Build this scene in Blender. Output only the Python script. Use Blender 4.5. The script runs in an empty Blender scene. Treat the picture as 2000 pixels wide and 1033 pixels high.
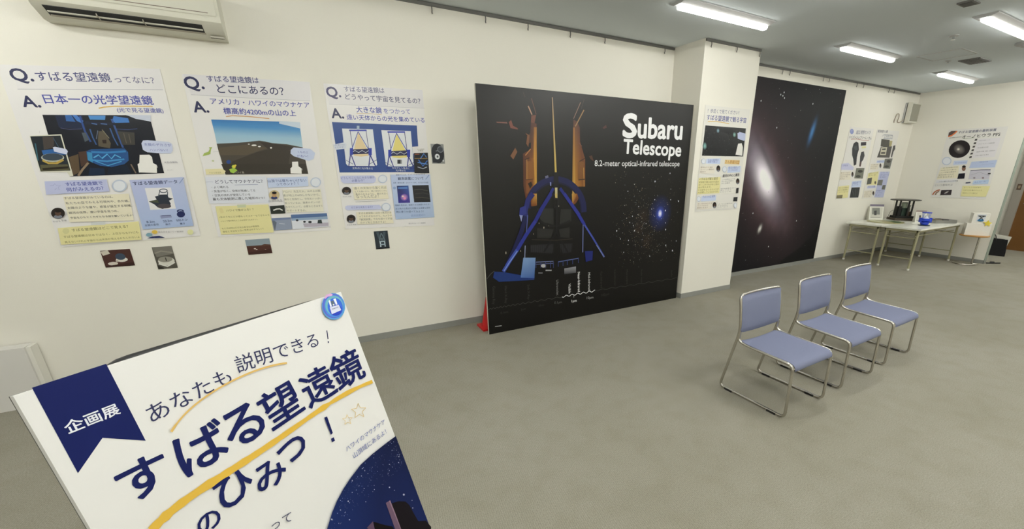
import bpy, bmesh, math, random
from mathutils import Vector, Matrix
S = bpy.context.scene
C = S.collection
PI = math.pi
# ------------------------------------------------------------ camera, world, exposure
cam = bpy.data.objects.new('camera', bpy.data.cameras.new('camera')); C.objects.link(cam); S.camera = cam
cam.data.sensor_fit = 'HORIZONTAL'; cam.data.sensor_width = 36.0
cam.data.lens = 812.49 / 2000 * 36.0
cam.data.shift_x = 0.5 - 1094.08 / 2000; cam.data.shift_y = (596.21 - 516.5) / 2000
cam.data.clip_start = 0.02; cam.data.clip_end = 100
yaw, pitch, roll = 0.51662, -0.31905, 0.00147
fw = Vector((math.sin(yaw) * math.cos(pitch), math.cos(yaw) * math.cos(pitch), math.sin(pitch)))
rt = Vector((math.cos(yaw), -math.sin(yaw), 0)); up = rt.cross(fw)
r2 = math.cos(roll) * rt + math.sin(roll) * up; u2 = -math.sin(roll) * rt + math.cos(roll) * up
M = Matrix((r2, u2, -fw)).transposed().to_4x4(); M.translation = Vector((0, -4.5172, 1.74)); cam.matrix_world = M
w = bpy.data.worlds.new('world'); S.world = w; w.use_nodes = True
w.node_tree.nodes['Background'].inputs[0].default_value = (.8, .85, 1, 1); w.node_tree.nodes['Background'].inputs[1].default_value = 0.05
S.view_settings.view_transform = 'Standard'; S.view_settings.look = 'None'; S.view_settings.gamma = 1; S.view_settings.use_curve_mapping = False
S.view_settings.exposure = 0.0
LAMP = 25.0          # radiance of the ceiling lamps' diffusers
H = 3.183            # ceiling height
# ------------------------------------------------------------ materials
def lin(h, k=1.0):
    if not isinstance(h, str): return tuple(h)
    c = [int(h[i:i + 2], 16) / 255 for i in (0, 2, 4)]
    return tuple(k * (x / 12.92 if x <= .04045 else ((x + .055) / 1.055) ** 2.4) for x in c)
MATS = {}
def mat(name, col, rough=.5, metal=0, spec=.5, bump=None, mottle=None, emit=0, trans=0):
    """bump = (noise scale, strength); mottle = (noise scale, second colour)"""
    if name in MATS: return MATS[name]
    m = bpy.data.materials.new(name); m.use_nodes = True; nt = m.node_tree; b = nt.nodes['Principled BSDF']
    b.inputs['Base Color'].default_value = (*lin(col), 1); b.inputs['Roughness'].default_value = rough; b.inputs['Metallic'].default_value = metal
    b.inputs['Specular IOR Level'].default_value = spec
    if trans: b.inputs['Transmission Weight'].default_value = trans
    tc = nt.nodes.new('ShaderNodeTexCoord')
    if mottle:
        n = nt.nodes.new('ShaderNodeTexNoise'); n.inputs['Scale'].default_value = mottle[0]; n.inputs['Detail'].default_value = 4
        nt.links.new(tc.outputs['Object'], n.inputs['Vector'])
        mx = nt.nodes.new('ShaderNodeMix'); mx.data_type = 'RGBA'; mx.inputs[6].default_value = (*lin(col), 1); mx.inputs[7].default_value = (*lin(mottle[1]), 1)
        nt.links.new(n.outputs['Fac'], mx.inputs[0]); nt.links.new(mx.outputs[2], b.inputs['Base Color'])
    if bump:
        n = nt.nodes.new('ShaderNodeTexNoise'); n.inputs['Scale'].default_value = bump[0]; n.inputs['Detail'].default_value = 3
        nt.links.new(tc.outputs['Object'], n.inputs['Vector'])
        bp = nt.nodes.new('ShaderNodeBump'); bp.inputs['Strength'].default_value = bump[1]; bp.inputs['Distance'].default_value = .01
        nt.links.new(n.outputs['Fac'], bp.inputs['Height']); nt.links.new(bp.outputs[0], b.inputs['Normal'])
    if emit:
        b.inputs['Emission Color'].default_value = (*lin(col), 1); b.inputs['Emission Strength'].default_value = emit
    MATS[name] = m; return m
WALL = mat('wallpaper', 'eae7dd', .75, spec=.25, bump=(260, .12), mottle=(2.2, 'e7e4da'))
CEIL = mat('ceiling_board', 'd9e0e4', .9, spec=.1, bump=(400, .08))
BASE = mat('vinyl_baseboard', '8f908b', .5, spec=.4)
def carpet():
    m = bpy.data.materials.new('carpet'); m.use_nodes = True; nt = m.node_tree; b = nt.nodes['Principled BSDF']; N = nt.nodes.new; L = nt.links.new
    b.inputs['Roughness'].default_value = .92; b.inputs['Specular IOR Level'].default_value = .15
    tc = N('ShaderNodeTexCoord')
    def noise(s, d):
        n = N('ShaderNodeTexNoise'); n.inputs['Scale'].default_value = s; n.inputs['Detail'].default_value = d; L(tc.outputs['Object'], n.inputs['Vector']); return n
    fine = noise(150, 3); big = noise(.8, 4); mid = noise(6, 5)
    wv = N('ShaderNodeTexWave'); wv.wave_type = 'BANDS'; wv.bands_direction = 'X'; wv.inputs['Scale'].default_value = 28; wv.inputs['Distortion'].default_value = 2.5; wv.inputs['Detail'].default_value = 2; wv.inputs['Detail Scale'].default_value = 3
    mp = N('ShaderNodeMapping'); mp.inputs['Rotation'].default_value = (0, 0, .12); L(tc.outputs['Object'], mp.inputs['Vector']); L(mp.outputs[0], wv.inputs['Vector'])
    def mix(f, a, c):
        x = N('ShaderNodeMix'); x.data_type = 'RGBA'
        for s, v in ((6, a), (7, c)):
            if isinstance(v, str): x.inputs[s].default_value = (*lin(v), 1)
            else: L(v, x.inputs[s])
        L(f, x.inputs[0]); return x.outputs[2]
    def ramp(o, a, c):
        r = N('ShaderNodeMapRange'); r.inputs[1].default_value = a; r.inputs[2].default_value = c; L(o, r.inputs[0]); return r.outputs[0]
    c1 = mix(ramp(fine.outputs['Fac'], .3, .7), '827e72', 'aaa69a')
    c2 = mix(ramp(wv.outputs['Fac'], 0, 1), '8a867a', 'a29e92')
    x = N('ShaderNodeMix'); x.data_type = 'RGBA'; x.inputs[0].default_value = .4; L(c1, x.inputs[6]); L(c2, x.inputs[7])
    y = N('ShaderNodeMix'); y.data_type = 'RGBA'; y.blend_type = 'MULTIPLY'; y.inputs[0].default_value = 1; L(x.outputs[2], y.inputs[6])
    st = mix(ramp(big.outputs['Fac'], .35, .7), 'ffffff', 'f0efea'); y2 = N('ShaderNodeMix'); y2.data_type = 'RGBA'; y2.blend_type = 'MULTIPLY'; y2.inputs[0].default_value = .8
    L(st, y.inputs[7]); L(y.outputs[2], y2.inputs[6]); L(mix(ramp(mid.outputs['Fac'], .45, .8), 'ffffff', 'f2f1ec'), y2.inputs[7])
    L(y2.outputs[2], b.inputs['Base Color'])
    bp = N('ShaderNodeBump'); bp.inputs['Strength'].default_value = .35; bp.inputs['Distance'].default_value = .004; L(fine.outputs['Fac'], bp.inputs['Height']); L(bp.outputs[0], b.inputs['Normal'])
    return m
CARPET = carpet()
WHITE = mat('white_plastic', 'e4e2da', .4)
LAMPWHITE = mat('lamp_white_metal', 'b4b4b4', .5)
DIFF = mat('lamp_diffuser', 'fffff8', .4, emit=LAMP * .42)
DIFF2 = mat('lamp_diffuser_boosted', 'fffff8', .4, emit=LAMP * 2.3)  # unseen lamps made stronger than the visible ones to fill the room
STEEL = mat('brushed_steel_tube', 'c8c4bc', .24, 1.0)
FABRIC = mat('blue_grey_fabric', '767b94', .9, spec=.2, bump=(700, .25), mottle=(260, '7f849c'))
RUBBER = mat('black_rubber', '1a1a1a', .7)
CREAMTUBE = mat('cream_painted_tube', 'a8a484', .4)
TABLETOP = mat('white_melamine', 'f2f2e8', .2, bump=(60, .02))
DARK = mat('dark_plastic', '15171a', .4)
DGREY = mat('grey_rail_metal', '6c6b68', .45, .3)
BROWNDOOR = mat('brown_wood_door', '7d5526', .45, mottle=(3.5, '6d481e'))
RED = mat('red_plastic', 'c8161a', .45)
WOOD = mat('beech_wood_edge', 'b98a4e', .45, mottle=(9, 'ac7d44'))
CHROME = mat('chrome', 'd0d0d2', .15, 1)
def print_mat(name, rough, spec, bump=None):
    m = mat(name, 'ffffff', rough, 0, spec, bump=bump); nt = m.node_tree
    a = nt.nodes.new('ShaderNodeVertexColor'); a.layer_name = 'Col'; nt.links.new(a.outputs[0], nt.nodes['Principled BSDF'].inputs['Base Color']); return m
PRINT = print_mat('laminated_print', .32, .35, bump=(7, .25))
GLOSSY = print_mat('panel_print', .36, .4)
GALPRINT = print_mat('galaxy_print', .55, .22)
MATTE = print_mat('board_print', .5, .15)
# ------------------------------------------------------------ object helpers
def link(name, me, m=None, parent=None):
    o = bpy.data.objects.new(name, me); C.objects.link(o)
    if m is not None and me is not None: me.materials.append(m)
    if parent is not None: o.parent = parent
    return o
def tag(o, label, cat, group=None, kind=None):
    o['label'] = label; o['category'] = cat
    if group: o['group'] = group
    if kind: o['kind'] = kind
    return o
def thing(name, label, cat, loc=(0, 0, 0), rz=0, group=None):
    o = link(name, None); o.location = loc; o.rotation_euler = (0, 0, rz); return tag(o, label, cat, group)
def finish(bm, name, m, parent=None, smooth=False, bevel=0, seg=2):
    if bevel: bmesh.ops.bevel(bm, geom=[e for e in bm.edges if len(e.link_faces) == 2 and e.calc_face_angle(0) > .5], offset=bevel, segments=seg, affect='EDGES', profile=.5)
    bmesh.ops.recalc_face_normals(bm, faces=bm.faces)
    me = bpy.data.meshes.new(name); bm.to_mesh(me); bm.free()
    if smooth:
        me.polygons.foreach_set('use_smooth', [True] * len(me.polygons)); me.set_sharp_from_angle(angle=.7)
    return link(name, me, m, parent)
def box(bm, x0, x1, y0, y1, z0, z1, mtx=None):
    v = [bm.verts.new((x, y, z)) for x in (x0, x1) for y in (y0, y1) for z in (z0, z1)]
    if mtx is not None:
        for q in v: q.co = mtx @ q.co
    for f in ((0, 1, 3, 2), (4, 6, 7, 5), (0, 4, 5, 1), (2, 3, 7, 6), (0, 2, 6, 4), (1, 5, 7, 3)): bm.faces.new([v[i] for i in f])
def obox(name, d, m, parent=None, bevel=0, seg=2):
    bm = bmesh.new(); box(bm, *d); return finish(bm, name, m, parent, bevel > 0, bevel, seg)
def tube(bm, pts, r, n=10, closed=False, caps=True):
    pts = [Vector(p) for p in pts]; N = len(pts); rings = []; pn = None
    for i, p in enumerate(pts):
        a = pts[(i - 1) % N] if (closed or i) else p; b = pts[(i + 1) % N] if (closed or i < N - 1) else p
        t = (b - a).normalized()
        if pn is None:
            ref = Vector((0, 0, 1)) if abs(t.z) < .9 else Vector((1, 0, 0)); pn = t.cross(ref).normalized()
        else: pn = (pn - t * pn.dot(t)).normalized()
        q = t.cross(pn); rr = r[i] if isinstance(r, (list, tuple)) else r
        rings.append([bm.verts.new(p + rr * (math.cos(2 * PI * k / n) * pn + math.sin(2 * PI * k / n) * q)) for k in range(n)])
    for i in range(N if closed else N - 1):
        A, B = rings[i], rings[(i + 1) % N]
        for k in range(n): bm.faces.new((A[k], A[(k + 1) % n], B[(k + 1) % n], B[k]))
    if caps and not closed: bm.faces.new(rings[0]); bm.faces.new(rings[-1])
def rounded(pts, rad, n=6, closed=False):
    """polyline with its corners rounded"""
    pts = [Vector(p) for p in pts]; out = []; N = len(pts)
    for i, p in enumerate(pts):
        if not closed and i in (0, N - 1): out.append(p); continue
        a, b = pts[(i - 1) % N] - p, pts[(i + 1) % N] - p; R = min(rad, a.length * .45, b.length * .45)
        s, e = p + a.normalized() * R, p + b.normalized() * R
        for k in range(n + 1):
            t = k / n; out.append(s.lerp(p, t).lerp(p.lerp(e, t), t))
    return out
def lathe(bm, prof, n=24, cx=0, cy=0):
    rings = [[bm.verts.new((cx + r * math.cos(2 * PI * k / n), cy + r * math.sin(2 * PI * k / n), z)) for k in range(n)] for r, z in prof]
    for A, B in zip(rings, rings[1:]):
        for k in range(n): bm.faces.new((A[k], A[(k + 1) % n], B[(k + 1) % n], B[k]))
    bm.faces.new(rings[0]); bm.faces.new(rings[-1])
def otube(name, pts, r, m, parent=None, n=10, closed=False):
    bm = bmesh.new(); tube(bm, pts, r, n, closed); return finish(bm, name, m, parent, True)
def olathe(name, prof, m, parent=None, n=24, cx=0, cy=0):
    bm = bmesh.new(); lathe(bm, prof, n, cx, cy); return finish(bm, name, m, parent, True)
def prism(bm, prof, x0, x1):
    """profile of (y, z) extruded along x"""
    A = [bm.verts.new((x0, y, z)) for y, z in prof]; B = [bm.verts.new((x1, y, z)) for y, z in prof]; n = len(prof)
    for i in range(n): bm.faces.new((A[i], A[(i + 1) % n], B[(i + 1) % n], B[i]))
    bm.faces.new(A); bm.faces.new(B)
def struct(name, d, m):
    o = obox(name, d, m); o['kind'] = 'structure'; return o
def dup(root, loc, rz, label, group=None):
    r = root.copy(); C.objects.link(r); r.location = loc; r.rotation_euler = (0, 0, rz); r['label'] = label
    if group: r['group'] = group
    for ch in list(root.children):
        c = ch.copy(); C.objects.link(c); c.parent = r
        for g in list(ch.children):
            d = g.copy(); C.objects.link(d); d.parent = c
    return r
# ------------------------------------------------------------ printed artwork
ART={
'p1':[
('heading_strip',[('P',[(.088,1.202),(.845,1.256),(.832,1.117),(.075,1.059)],'e3e1e2'),('S',[(.075,1.058),(.394,1.082),(.831,1.114)],.0041,'b9b8c0'),('T','Q.',.068,1.109,.0605,.0992,None,'2c2f55',.03),('T','すばる望遠鏡',.185,1.118,.0643,.3738,None,'474a7c',.012),('T','ってなに？',.577,1.14,.0504,.2183,None,'50507c',0)]),
('answer',[('T','A.',.075,.95,.0366,.0821,None,'2c2f55',.03),('T','日本一の光学望遠鏡',.183,.977,.0524,.5728,None,'4a52a6',.018),('T','(光で見る望遠鏡)',.54,.946,.0384,.2602,None,'5a62b0',.01),('S',[(.445,.964),(.477,.974),(.529,.982),(.634,.99),(.745,.995)],.0071,'d9b25a')]),
('photograph',[('P',[(.149,.904),(.58,.926),(.711,.887),(.703,.516),(.177,.495),(.143,.785)],'0f1320'),('P',[(.21,.907),(.347,.914),(.342,.821),(.209,.825)],'14213f'),('P',[(.26,.909),(.292,.911),(.302,.867),(.256,.869)],'2f62a6'),('P',[(.296,.911),(.318,.912),(.344,.874),(.33,.861),(.311,.872)],'3f74bf'),('P',[(.378,.912),(.469,.917),(.459,.887),(.38,.885)],'4a8acb'),('P',[(.512,.916),(.587,.905),(.588,.876),(.508,.87),(.496,.884)],'3f78c0'),('S',[(.334,.906),(.334,.807),(.346,.735)],.0103,'2b4a8c'),('S',[(.496,.896),(.502,.813),(.51,.699)],.0112,'31508c'),('S',[(.216,.823),(.257,.815),(.323,.821)],.0032,'4a4f7c'),('S',[(.506,.828),(.568,.826),(.622,.835)],.004,'33477a'),('P',[(.352,.874),(.508,.87),(.504,.853),(.346,.853)],'141c34'),('S',[(.382,.861),(.41,.855)],.0073,'4a6aa0'),('S',[(.43,.861),(.463,.858)],.0063,'4a6aa0'),('P',[(.406,.809),(.436,.811),(.451,.728),(.438,.693),(.38,.706),(.389,.755)],'585042'),('P',[(.41,.751),(.433,.752),(.427,.727),(.408,.727)],'2c1d18'),('S',[(.364,.822),(.365,.764),(.371,.716)],.0076,'35588f'),('S',[(.472,.832),(.476,.768),(.486,.714)],.0072,'35588f'),('S',[(.427,.82),(.451,.762)],.005,'7a7460'),('S',[(.403,.814),(.381,.755)],.0041,'5f6a80'),('P',[(.315,.796),(.336,.797),(.342,.749),(.316,.734)],'4a545e'),('P',[(.506,.813),(.599,.807),(.583,.721),(.511,.719)],'3c3a36'),('S',[(.538,.8),(.537,.73)],.0045,'5d574c'),('S',[(.565,.796),(.561,.731)],.0041,'5d574c'),('P',[(.208,.629),(.261,.65),(.237,.526),(.194,.501)],'5a4a36'),('P',[(.265,.664),(.32,.675),(.3,.596),(.253,.561)],'4a352c'),('S',[(.298,.591),(.257,.546),(.223,.501)],.0117,'8a7660'),('S',[(.526,.582),(.533,.546),(.539,.517)],.0081,'77685a'),('P',[(.307,.67),(.337,.685),(.517,.694),(.531,.669),(.52,.608),(.49,.582),(.414,.561),(.354,.571),(.298,.606)],'1f4e86'),('P',[(.31,.665),(.335,.661),(.321,.591),(.3,.611)],'3a86b4'),('S',[(.332,.666),(.415,.663),(.52,.674)],.0133,'357cb8'),('S',[(.322,.609),(.4,.602),(.498,.618)],.0112,'3c86bf'),('S',[(.336,.604),(.397,.571),(.479,.602)],.0061,'4a98cc'),('S',[(.334,.626),(.365,.646),(.378,.622),(.413,.652),(.428,.62),(.454,.648),(.481,.628)],.0082,'55a6d6'),('P',[(.297,.556),(.372,.551),(.365,.505),(.276,.503)],'10243f'),('P',[(.397,.556),(.504,.577),(.514,.517),(.378,.51)],'0e1b30'),('S',[(.108,.798),(.104,.784)],.0005,'0f1320')]),
('corner_tape',[('P',[(.581,.928),(.72,.933),(.711,.889),(.63,.903)],'c6ccdc')]),
('inset_photograph',[('P',[(.052,.766),(.21,.781),(.197,.5),(.178,.496),(.171,.526),(.039,.529)],'d8d6c6'),('P',[(.054,.762),(.203,.773),(.192,.536),(.042,.531)],'20272e'),('P',[(.112,.761),(.168,.763),(.149,.691),(.096,.676)],'463f3c'),('P',[(.084,.671),(.14,.681),(.2,.654),(.201,.644),(.084,.642)],'2d5f9c'),('E',.126,.624,.057,.0005,-.0075,-.029,20,'b9bcb0'),('E',.127,.628,.0515,.0005,-.0065,-.0245,20,'3a4652'),('S',[(.071,.606),(.094,.587),(.136,.587),(.174,.61)],.0133,'b79a4a'),('P',[(.052,.575),(.188,.58),(.189,.539),(.044,.534)],'57543c'),('S',[(.066,.717),(.049,.604)],.0061,'3a6878'),('S',[(.163,.758),(.174,.692)],.0036,'3c556c'),('P',[(.056,.553),(.188,.566),(.186,.551),(.056,.539)],'262018')]),
('speech_bubble',[('P',[(.145,.693),(.156,.697),(.208,.683),(.213,.668),(.202,.646),(.188,.65),(.144,.665)],'cdd3ea')]),
('speech_bubble',[('P',[(.621,.732),(.635,.753),(.66,.756),(.783,.747),(.799,.732),(.793,.685),(.777,.663),(.722,.662),(.64,.669),(.619,.686)],'c8cfe8'),('T','主鏡のデカさが',.634,.715,-.0127,.157,None,'4a52a6',0),('T','ハンパない！',.658,.678,0,.105,None,'4a52a6',0)]),
('sticker',[('P',[(.592,.65),(.648,.652),(.659,.635),(.655,.591),(.673,.578),(.662,.518),(.558,.522),(.564,.582),(.576,.59)],'eceae6'),('T','！',.672,.556,0,.019,None,'eceae6',.03)]),
('caption',[('T','大石(主鏡係)',.723,.591,.0125,.08,None,'7c7a88',0),('T','スーパー',.727,.535,0,.037,None,'7c7a88',0)]),
('text_panel',[('P',[(.043,.464),(.366,.474),(.361,.386),(.027,.372)],'bcc1e2'),('T','すばる望遠鏡で',.142,.429,.0306,.1961,None,'4a52a6',.014),('T','何がみえるの？',.137,.39,.0355,.1971,None,'4a52a6',.014),('S',[(.062,.433),(.08,.434),(.089,.447),(.095,.435),(.118,.433),(.101,.424),(.101,.403),(.089,.414),(.078,.403)],.0022,'9298c4')]),
('round_badge',[('E',.425,.426,.042,-.001,-.0105,-.045,20,'bcc6d8'),('E',.425,.426,.0335,-.0005,-.0085,-.036,20,'dfe3ea')]),
('text_panel',[('P',[(.108,.357),(.463,.368),(.445,.166),(.094,.173)],'e6e0c8'),('T','すばる望遠鏡がみているのは、',.11,.335,.0154,.259,None,'6a6a6a',.006),('T','私たちの目でみえる可視光や、赤外線。',.109,.3,.0145,.344,None,'6a6a6a',.006),('T','太陽のような星や、惑星が誕生する現場、',.108,.266,.0114,.352,None,'6a6a6a',.006),('T','銀河の世界、遠い宇宙を見つめ、',.107,.231,.0075,.268,None,'6a6a6a',.006),('T','宇宙をひもとくカギとなる謎を解いているよ！',.106,.196,.0058,.344,None,'6a6a6a',.006)]),
('portrait',[('E',.052,.24,.035,-.002,-.01,-.039,20,'2a2422'),('E',.046,.216,.021,-.001,-.0035,-.013,20,'7a7f8a'),('E',.052,.241,.0155,-.001,-.0055,-.02,20,'5a4438'),('E',.056,.256,.016,-.0005,-.0025,-.011,20,'1c1716')]),
('caption',[('T','すばる 宇宙',.011,.175,.0843,.0713,None,'77777c',0)]),
('sticky_note',[('P',[(.022,.134),(.471,.157),(.455,.014),(.008,.012)],'e2dba2'),('T','すばる望遠鏡はどこで見える？',.091,.103,.0289,.3111,None,'6f6a4c',.006),('T','すばる望遠鏡は日本ではなく、上空からもTVにも',.036,.06,.0145,.414,None,'77724e',0),('T','見えないけれど宇宙からは天体が見えるかもしれないよ',.032,.021,.0216,.4161,None,'77724e',0),('E',.059,.11,.0175,-.0015,-.0055,-.0205,20,'d3cf9a')]),
('tape',[('P',[(.206,.166),(.284,.166),(.278,.143),(.201,.143)],'cfd2d2')]),
('data_panel',[('P',[(.491,.467),(.81,.487),(.795,.102),(.481,.093)],['b7bee2','b9c2e2','a9bbdf','a9bcdf']),('T','すばる望遠鏡データ',.506,.428,.038,.2632,None,'232c5c',.012),('S',[(.779,.438),(.816,.483)],.005,'8a9cc8'),('P',[(.565,.406),(.72,.408),(.715,.244),(.559,.241)],'e4e3e6'),('P',[(.565,.305),(.614,.319),(.609,.342),(.639,.35),(.629,.355),(.687,.356),(.689,.332),(.714,.322),(.687,.307),(.692,.284),(.679,.258),(.633,.245),(.607,.259),(.592,.283)],'2b3240'),('E',.67,.384,.0255,-.0005,-.004,-.0165,20,'3a4656'),('E',.67,.384,.02,-.0005,-.002,-.01,20,'e4e3e6'),('S',[(.645,.377),(.63,.341)],.0045,'3a4656'),('S',[(.693,.376),(.686,.344)],.005,'3a4656'),('E',.649,.267,.0415,-.002,-.004,-.0185,20,'4a4348'),('P',[(.565,.305),(.62,.316),(.622,.291)],'4c5240'),('E',.738,.224,.022,-.001,-.003,-.0135,20,'232c5c'),('E',.738,.222,.0135,-.0005,-.0015,-.0065,20,'b0bcdf'),('E',.736,.199,.0255,-.001,-.0055,-.025,20,'232c5c'),('P',[(.607,.196),(.673,.198),(.676,.177),(.609,.171)],'8f96bb'),('S',[(.615,.192),(.672,.191)],.0041,'232c5c'),('T','8.2m',.516,.141,.0208,.048,None,'232c5c',0),('T','主鏡の直径',.5,.116,.0357,.0841,None,'232c5c',0),('T','22.2m',.615,.141,.0535,.0561,None,'232c5c',0),('T','高さ',.624,.116,.0644,.0311,None,'232c5c',0),('T','555トン',.698,.142,.0555,.0721,None,'232c5c',0),('T','重さ',.714,.116,.0644,.0311,None,'232c5c',0)]),
('footer',[('P',[(.49,.022),(.521,.035),(.565,.038),(.598,.02)],'232c5c'),('E',.508,.049,.019,-.0015,-.0035,-.015,20,'7fa4b4'),('E',.546,.069,.017,-.0015,-.0035,-.015,20,'e0bf55'),('T','国立天文台ハワイ観測所',.568,.06,-.0389,.1541,None,'8c8a90',0),('E',.764,.053,.019,-.0015,-.0045,-.022,20,'dcdca8')])],
'p2':[
('heading_strip',[('P',[(.038,1.237),(.876,1.254),(.861,1.112),(.057,1.097)],'dfdde0'),('S',[(.056,1.096),(.41,1.099),(.859,1.108)],.0032,'b9b8c0'),('T','Q.',.037,1.136,.0802,.1124,None,'2c2f55',.03),('T','すばる望遠鏡は',.179,1.196,.0504,.3374,None,'474a7c',.012),('T','どこにあるの？',.228,1.12,.0335,.4483,None,'3d3f66',.012)]),
('answer',[('T','A.',.051,.972,.0435,.0921,None,'2c2f55',.03),('T','アメリカ・ハワイのマウナケア',.167,1.036,.0221,.6802,None,'4a52a6',.01),('T','標高約4200mの山の上',.236,.969,.0201,.4981,None,'4a52a6',.018),('S',[(.244,.951),(.286,.959),(.383,.96),(.467,.955),(.535,.951)],.0073,'d2a478')]),
('photograph',[('P',[(.144,.924),(.601,.931),(.747,.883),(.746,.87),(.144,.884)],['3a76b4','3f7db8','4a88c0','5090c6','4c8cc4']),('P',[(.144,.884),(.746,.87),(.744,.799),(.145,.815)],['4c8cc4','5090c6','9cc0d4','96bcd2']),('P',[(.145,.815),(.744,.799),(.738,.7),(.142,.713)],['96bcd2','9cc0d4','b4c8d2','b0c6d2']),('P',[(.142,.744),(.287,.755),(.389,.769),(.433,.775),(.476,.77),(.518,.759),(.623,.753),(.74,.73),(.747,.508),(.151,.507)],'4a443c'),('P',[(.142,.713),(.341,.742),(.482,.72),(.325,.66),(.144,.657)],'574e3f'),('P',[(.217,.609),(.402,.686),(.558,.73),(.644,.699),(.608,.578),(.298,.514),(.17,.515)],'3b352e'),('P',[(.432,.768),(.735,.726),(.734,.7),(.48,.712)],'38322c'),('E',.39,.738,.0175,.0005,-.0015,-.006,20,'e8e6e0'),('E',.425,.729,.01,0,-.001,-.005,20,'e8e6e0'),('E',.506,.721,.0075,0,-.0015,-.007,20,'e8e6e0'),('E',.356,.746,.007,0,-.001,-.004,20,'d8d4cc'),('P',[(.14,.589),(.739,.593),(.739,.509),(.152,.505)],'37322b')]),
('corner_tape',[('P',[(.602,.936),(.754,.933),(.749,.883),(.599,.915)],'c8d4e2')]),
('map',[('P',[(.032,.647),(.047,.671),(.075,.68),(.09,.704),(.086,.715),(.108,.718),(.095,.696),(.085,.664),(.049,.652)],'a4b860'),('E',.091,.612,.008,0,-.001,-.0065,20,'b8c094'),('S',[(.105,.68),(.142,.683)],.0014,'9a9aa0'),('E',.192,.605,.015,0,-.003,-.015,20,'2a4a8a'),('E',.219,.568,.014,0,-.003,-.0145,20,'9ac23e'),('E',.232,.578,.007,0,-.0015,-.0065,20,'d8c84a'),('P',[(.184,.547),(.219,.558),(.239,.539),(.207,.515),(.189,.523)],'9cc04a'),('E',.221,.568,.011,0,-.002,-.011,20,'d8c44a')]),
('caption',[('P',[(.028,.547),(.139,.552),(.158,.533),(.143,.508),(.026,.506)],'e2d9ac'),('T','すばる望遠鏡',.047,.514,.0253,.079,None,'a09a70',0),('T','ハワイ島',.21,.513,.0141,.071,None,'b0aca0',0)]),
('speech_bubble',[('P',[(.647,.707),(.672,.728),(.797,.719),(.828,.685),(.807,.632),(.765,.618),(.66,.656),(.64,.677)],'c5cfe8'),('T','くもの上',.696,.682,-.0253,.079,None,'4a52a6',0),('T','だね〜！',.686,.646,-.012,.083,None,'4a52a6',0)]),
('sticker',[('P',[(.64,.609),(.685,.611),(.682,.572),(.701,.555),(.696,.51),(.613,.513),(.618,.555),(.633,.567)],'eceae6'),('T','！',.703,.536,0,.019,None,'eceae6',.03)]),
('text_panel',[('P',[(.013,.489),(.427,.49),(.414,.266),(-.002,.277)],'dcdfe8'),('T','どうしてマウナケアに？',.073,.435,0,.322,None,'2c2f55',.01),('S',[(.196,.422),(.358,.423)],.0032,'8a90b0'),('S',[(.01,.447),(.033,.45),(.059,.448)],.0022,'9aa0b8'),('T','・よく晴れる',.039,.397,0,.111,None,'5c5c66',.004),('T','・気温が低く、空気が乾燥してる',.035,.365,0,.294,None,'5c5c66',.004),('T','・空気の流れが安定している',.032,.332,.0039,.256,None,'5c5c66',.004),('T','最も天体観測に適した場所の1つ！',.028,.3,0,.357,None,'5c5c66',.004)]),
('sticky_note',[('P',[(.033,.253),(.402,.255),(.398,.011),(.024,.019)],'e2dba2'),('P',[(.181,.26),(.243,.261),(.238,.236),(.179,.236)],'c9cfae'),('T','ハワイで雪がふる！？',.099,.206,.0159,.189,None,'6f6a4c',.006),('T','1年のうちにどか積もってスキーもできちゃう',.042,.155,.0029,.349,None,'77724e',0),('T','ふもとで雪が降るところは世界でもめずらし',.042,.124,.0038,.261,None,'77724e',0),('T','もとは4000mだけ以上ある山が雪景色',.039,.062,.0152,.263,None,'77724e',0),('T','夜空とすばると白い世界はめずらしい！',.04,.033,.0347,.2882,None,'77724e',0),('P',[(.054,.234),(.073,.242),(.081,.201),(.056,.194)],'ddd29a')]),
('text_panel',[('P',[(.433,.477),(.737,.485),(.731,.402),(.427,.394)],'c4d0ea'),('T','山頂では寝ちゃいけない',.433,.438,.0138,.289,None,'3d4f8c',.008),('T','ってホント？！',.491,.411,.0182,.165,None,'3d4f8c',.008)]),
('round_badge',[('E',.792,.435,.0425,-.0005,-.007,-.043,20,'bcc6d8'),('E',.792,.435,.0335,-.0005,-.0055,-.0345,20,'dfe3ea')]),
('text_panel',[('P',[(.526,.375),(.823,.378),(.817,.174),(.525,.179)],'e2dfcc'),('T','アロハ！先生だよ。山の上は酸',.525,.349,.0068,.292,None,'75756c',0),('T','素が地上の60%しかないから、',.525,.317,0,.282,None,'75756c',0),('T','寝ると危険だし、空気をいっぱい',.526,.285,-.0034,.29,None,'75756c',0),('T','吸っているよ。酸素のボンベが',.526,.252,-.0036,.275,None,'75756c',0),('T','ちかくにいて、必要なときはすぐ',.527,.219,-.0069,.288,None,'75756c',0),('T','サポートするよ。',.528,.186,-.0067,.149,None,'75756c',0)]),
('portrait',[('E',.46,.334,.039,-.001,-.0075,-.04,20,'c8b890'),('E',.455,.309,.0235,-.001,-.0025,-.0135,20,'2e3a6a'),('E',.46,.335,.017,0,-.0035,-.021,20,'b8946a'),('E',.463,.351,.018,-.0005,-.002,-.011,20,'1c1716')]),
('caption',[('T','山頂の先生',.409,.274,.0097,.103,None,'8a8a90',0)]),
('inset_photograph',[('P',[(.41,.24),(.518,.245),(.515,.173),(.408,.172)],'2a2f2a'),('S',[(.429,.203),(.456,.213),(.479,.214),(.498,.2)],.0102,'e2e2dc')]),
('inset_photograph',[('P',[(.404,.135),(.548,.136),(.543,.03),(.407,.028)],'8f99ae'),('P',[(.404,.135),(.435,.097),(.413,.032),(.407,.028)],'5f6876'),('S',[(.452,.087),(.493,.08)],.0041,'d0d4dc'),('P',[(.404,.135),(.548,.136),(.547,.12),(.403,.114)],'7382a4')]),
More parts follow.
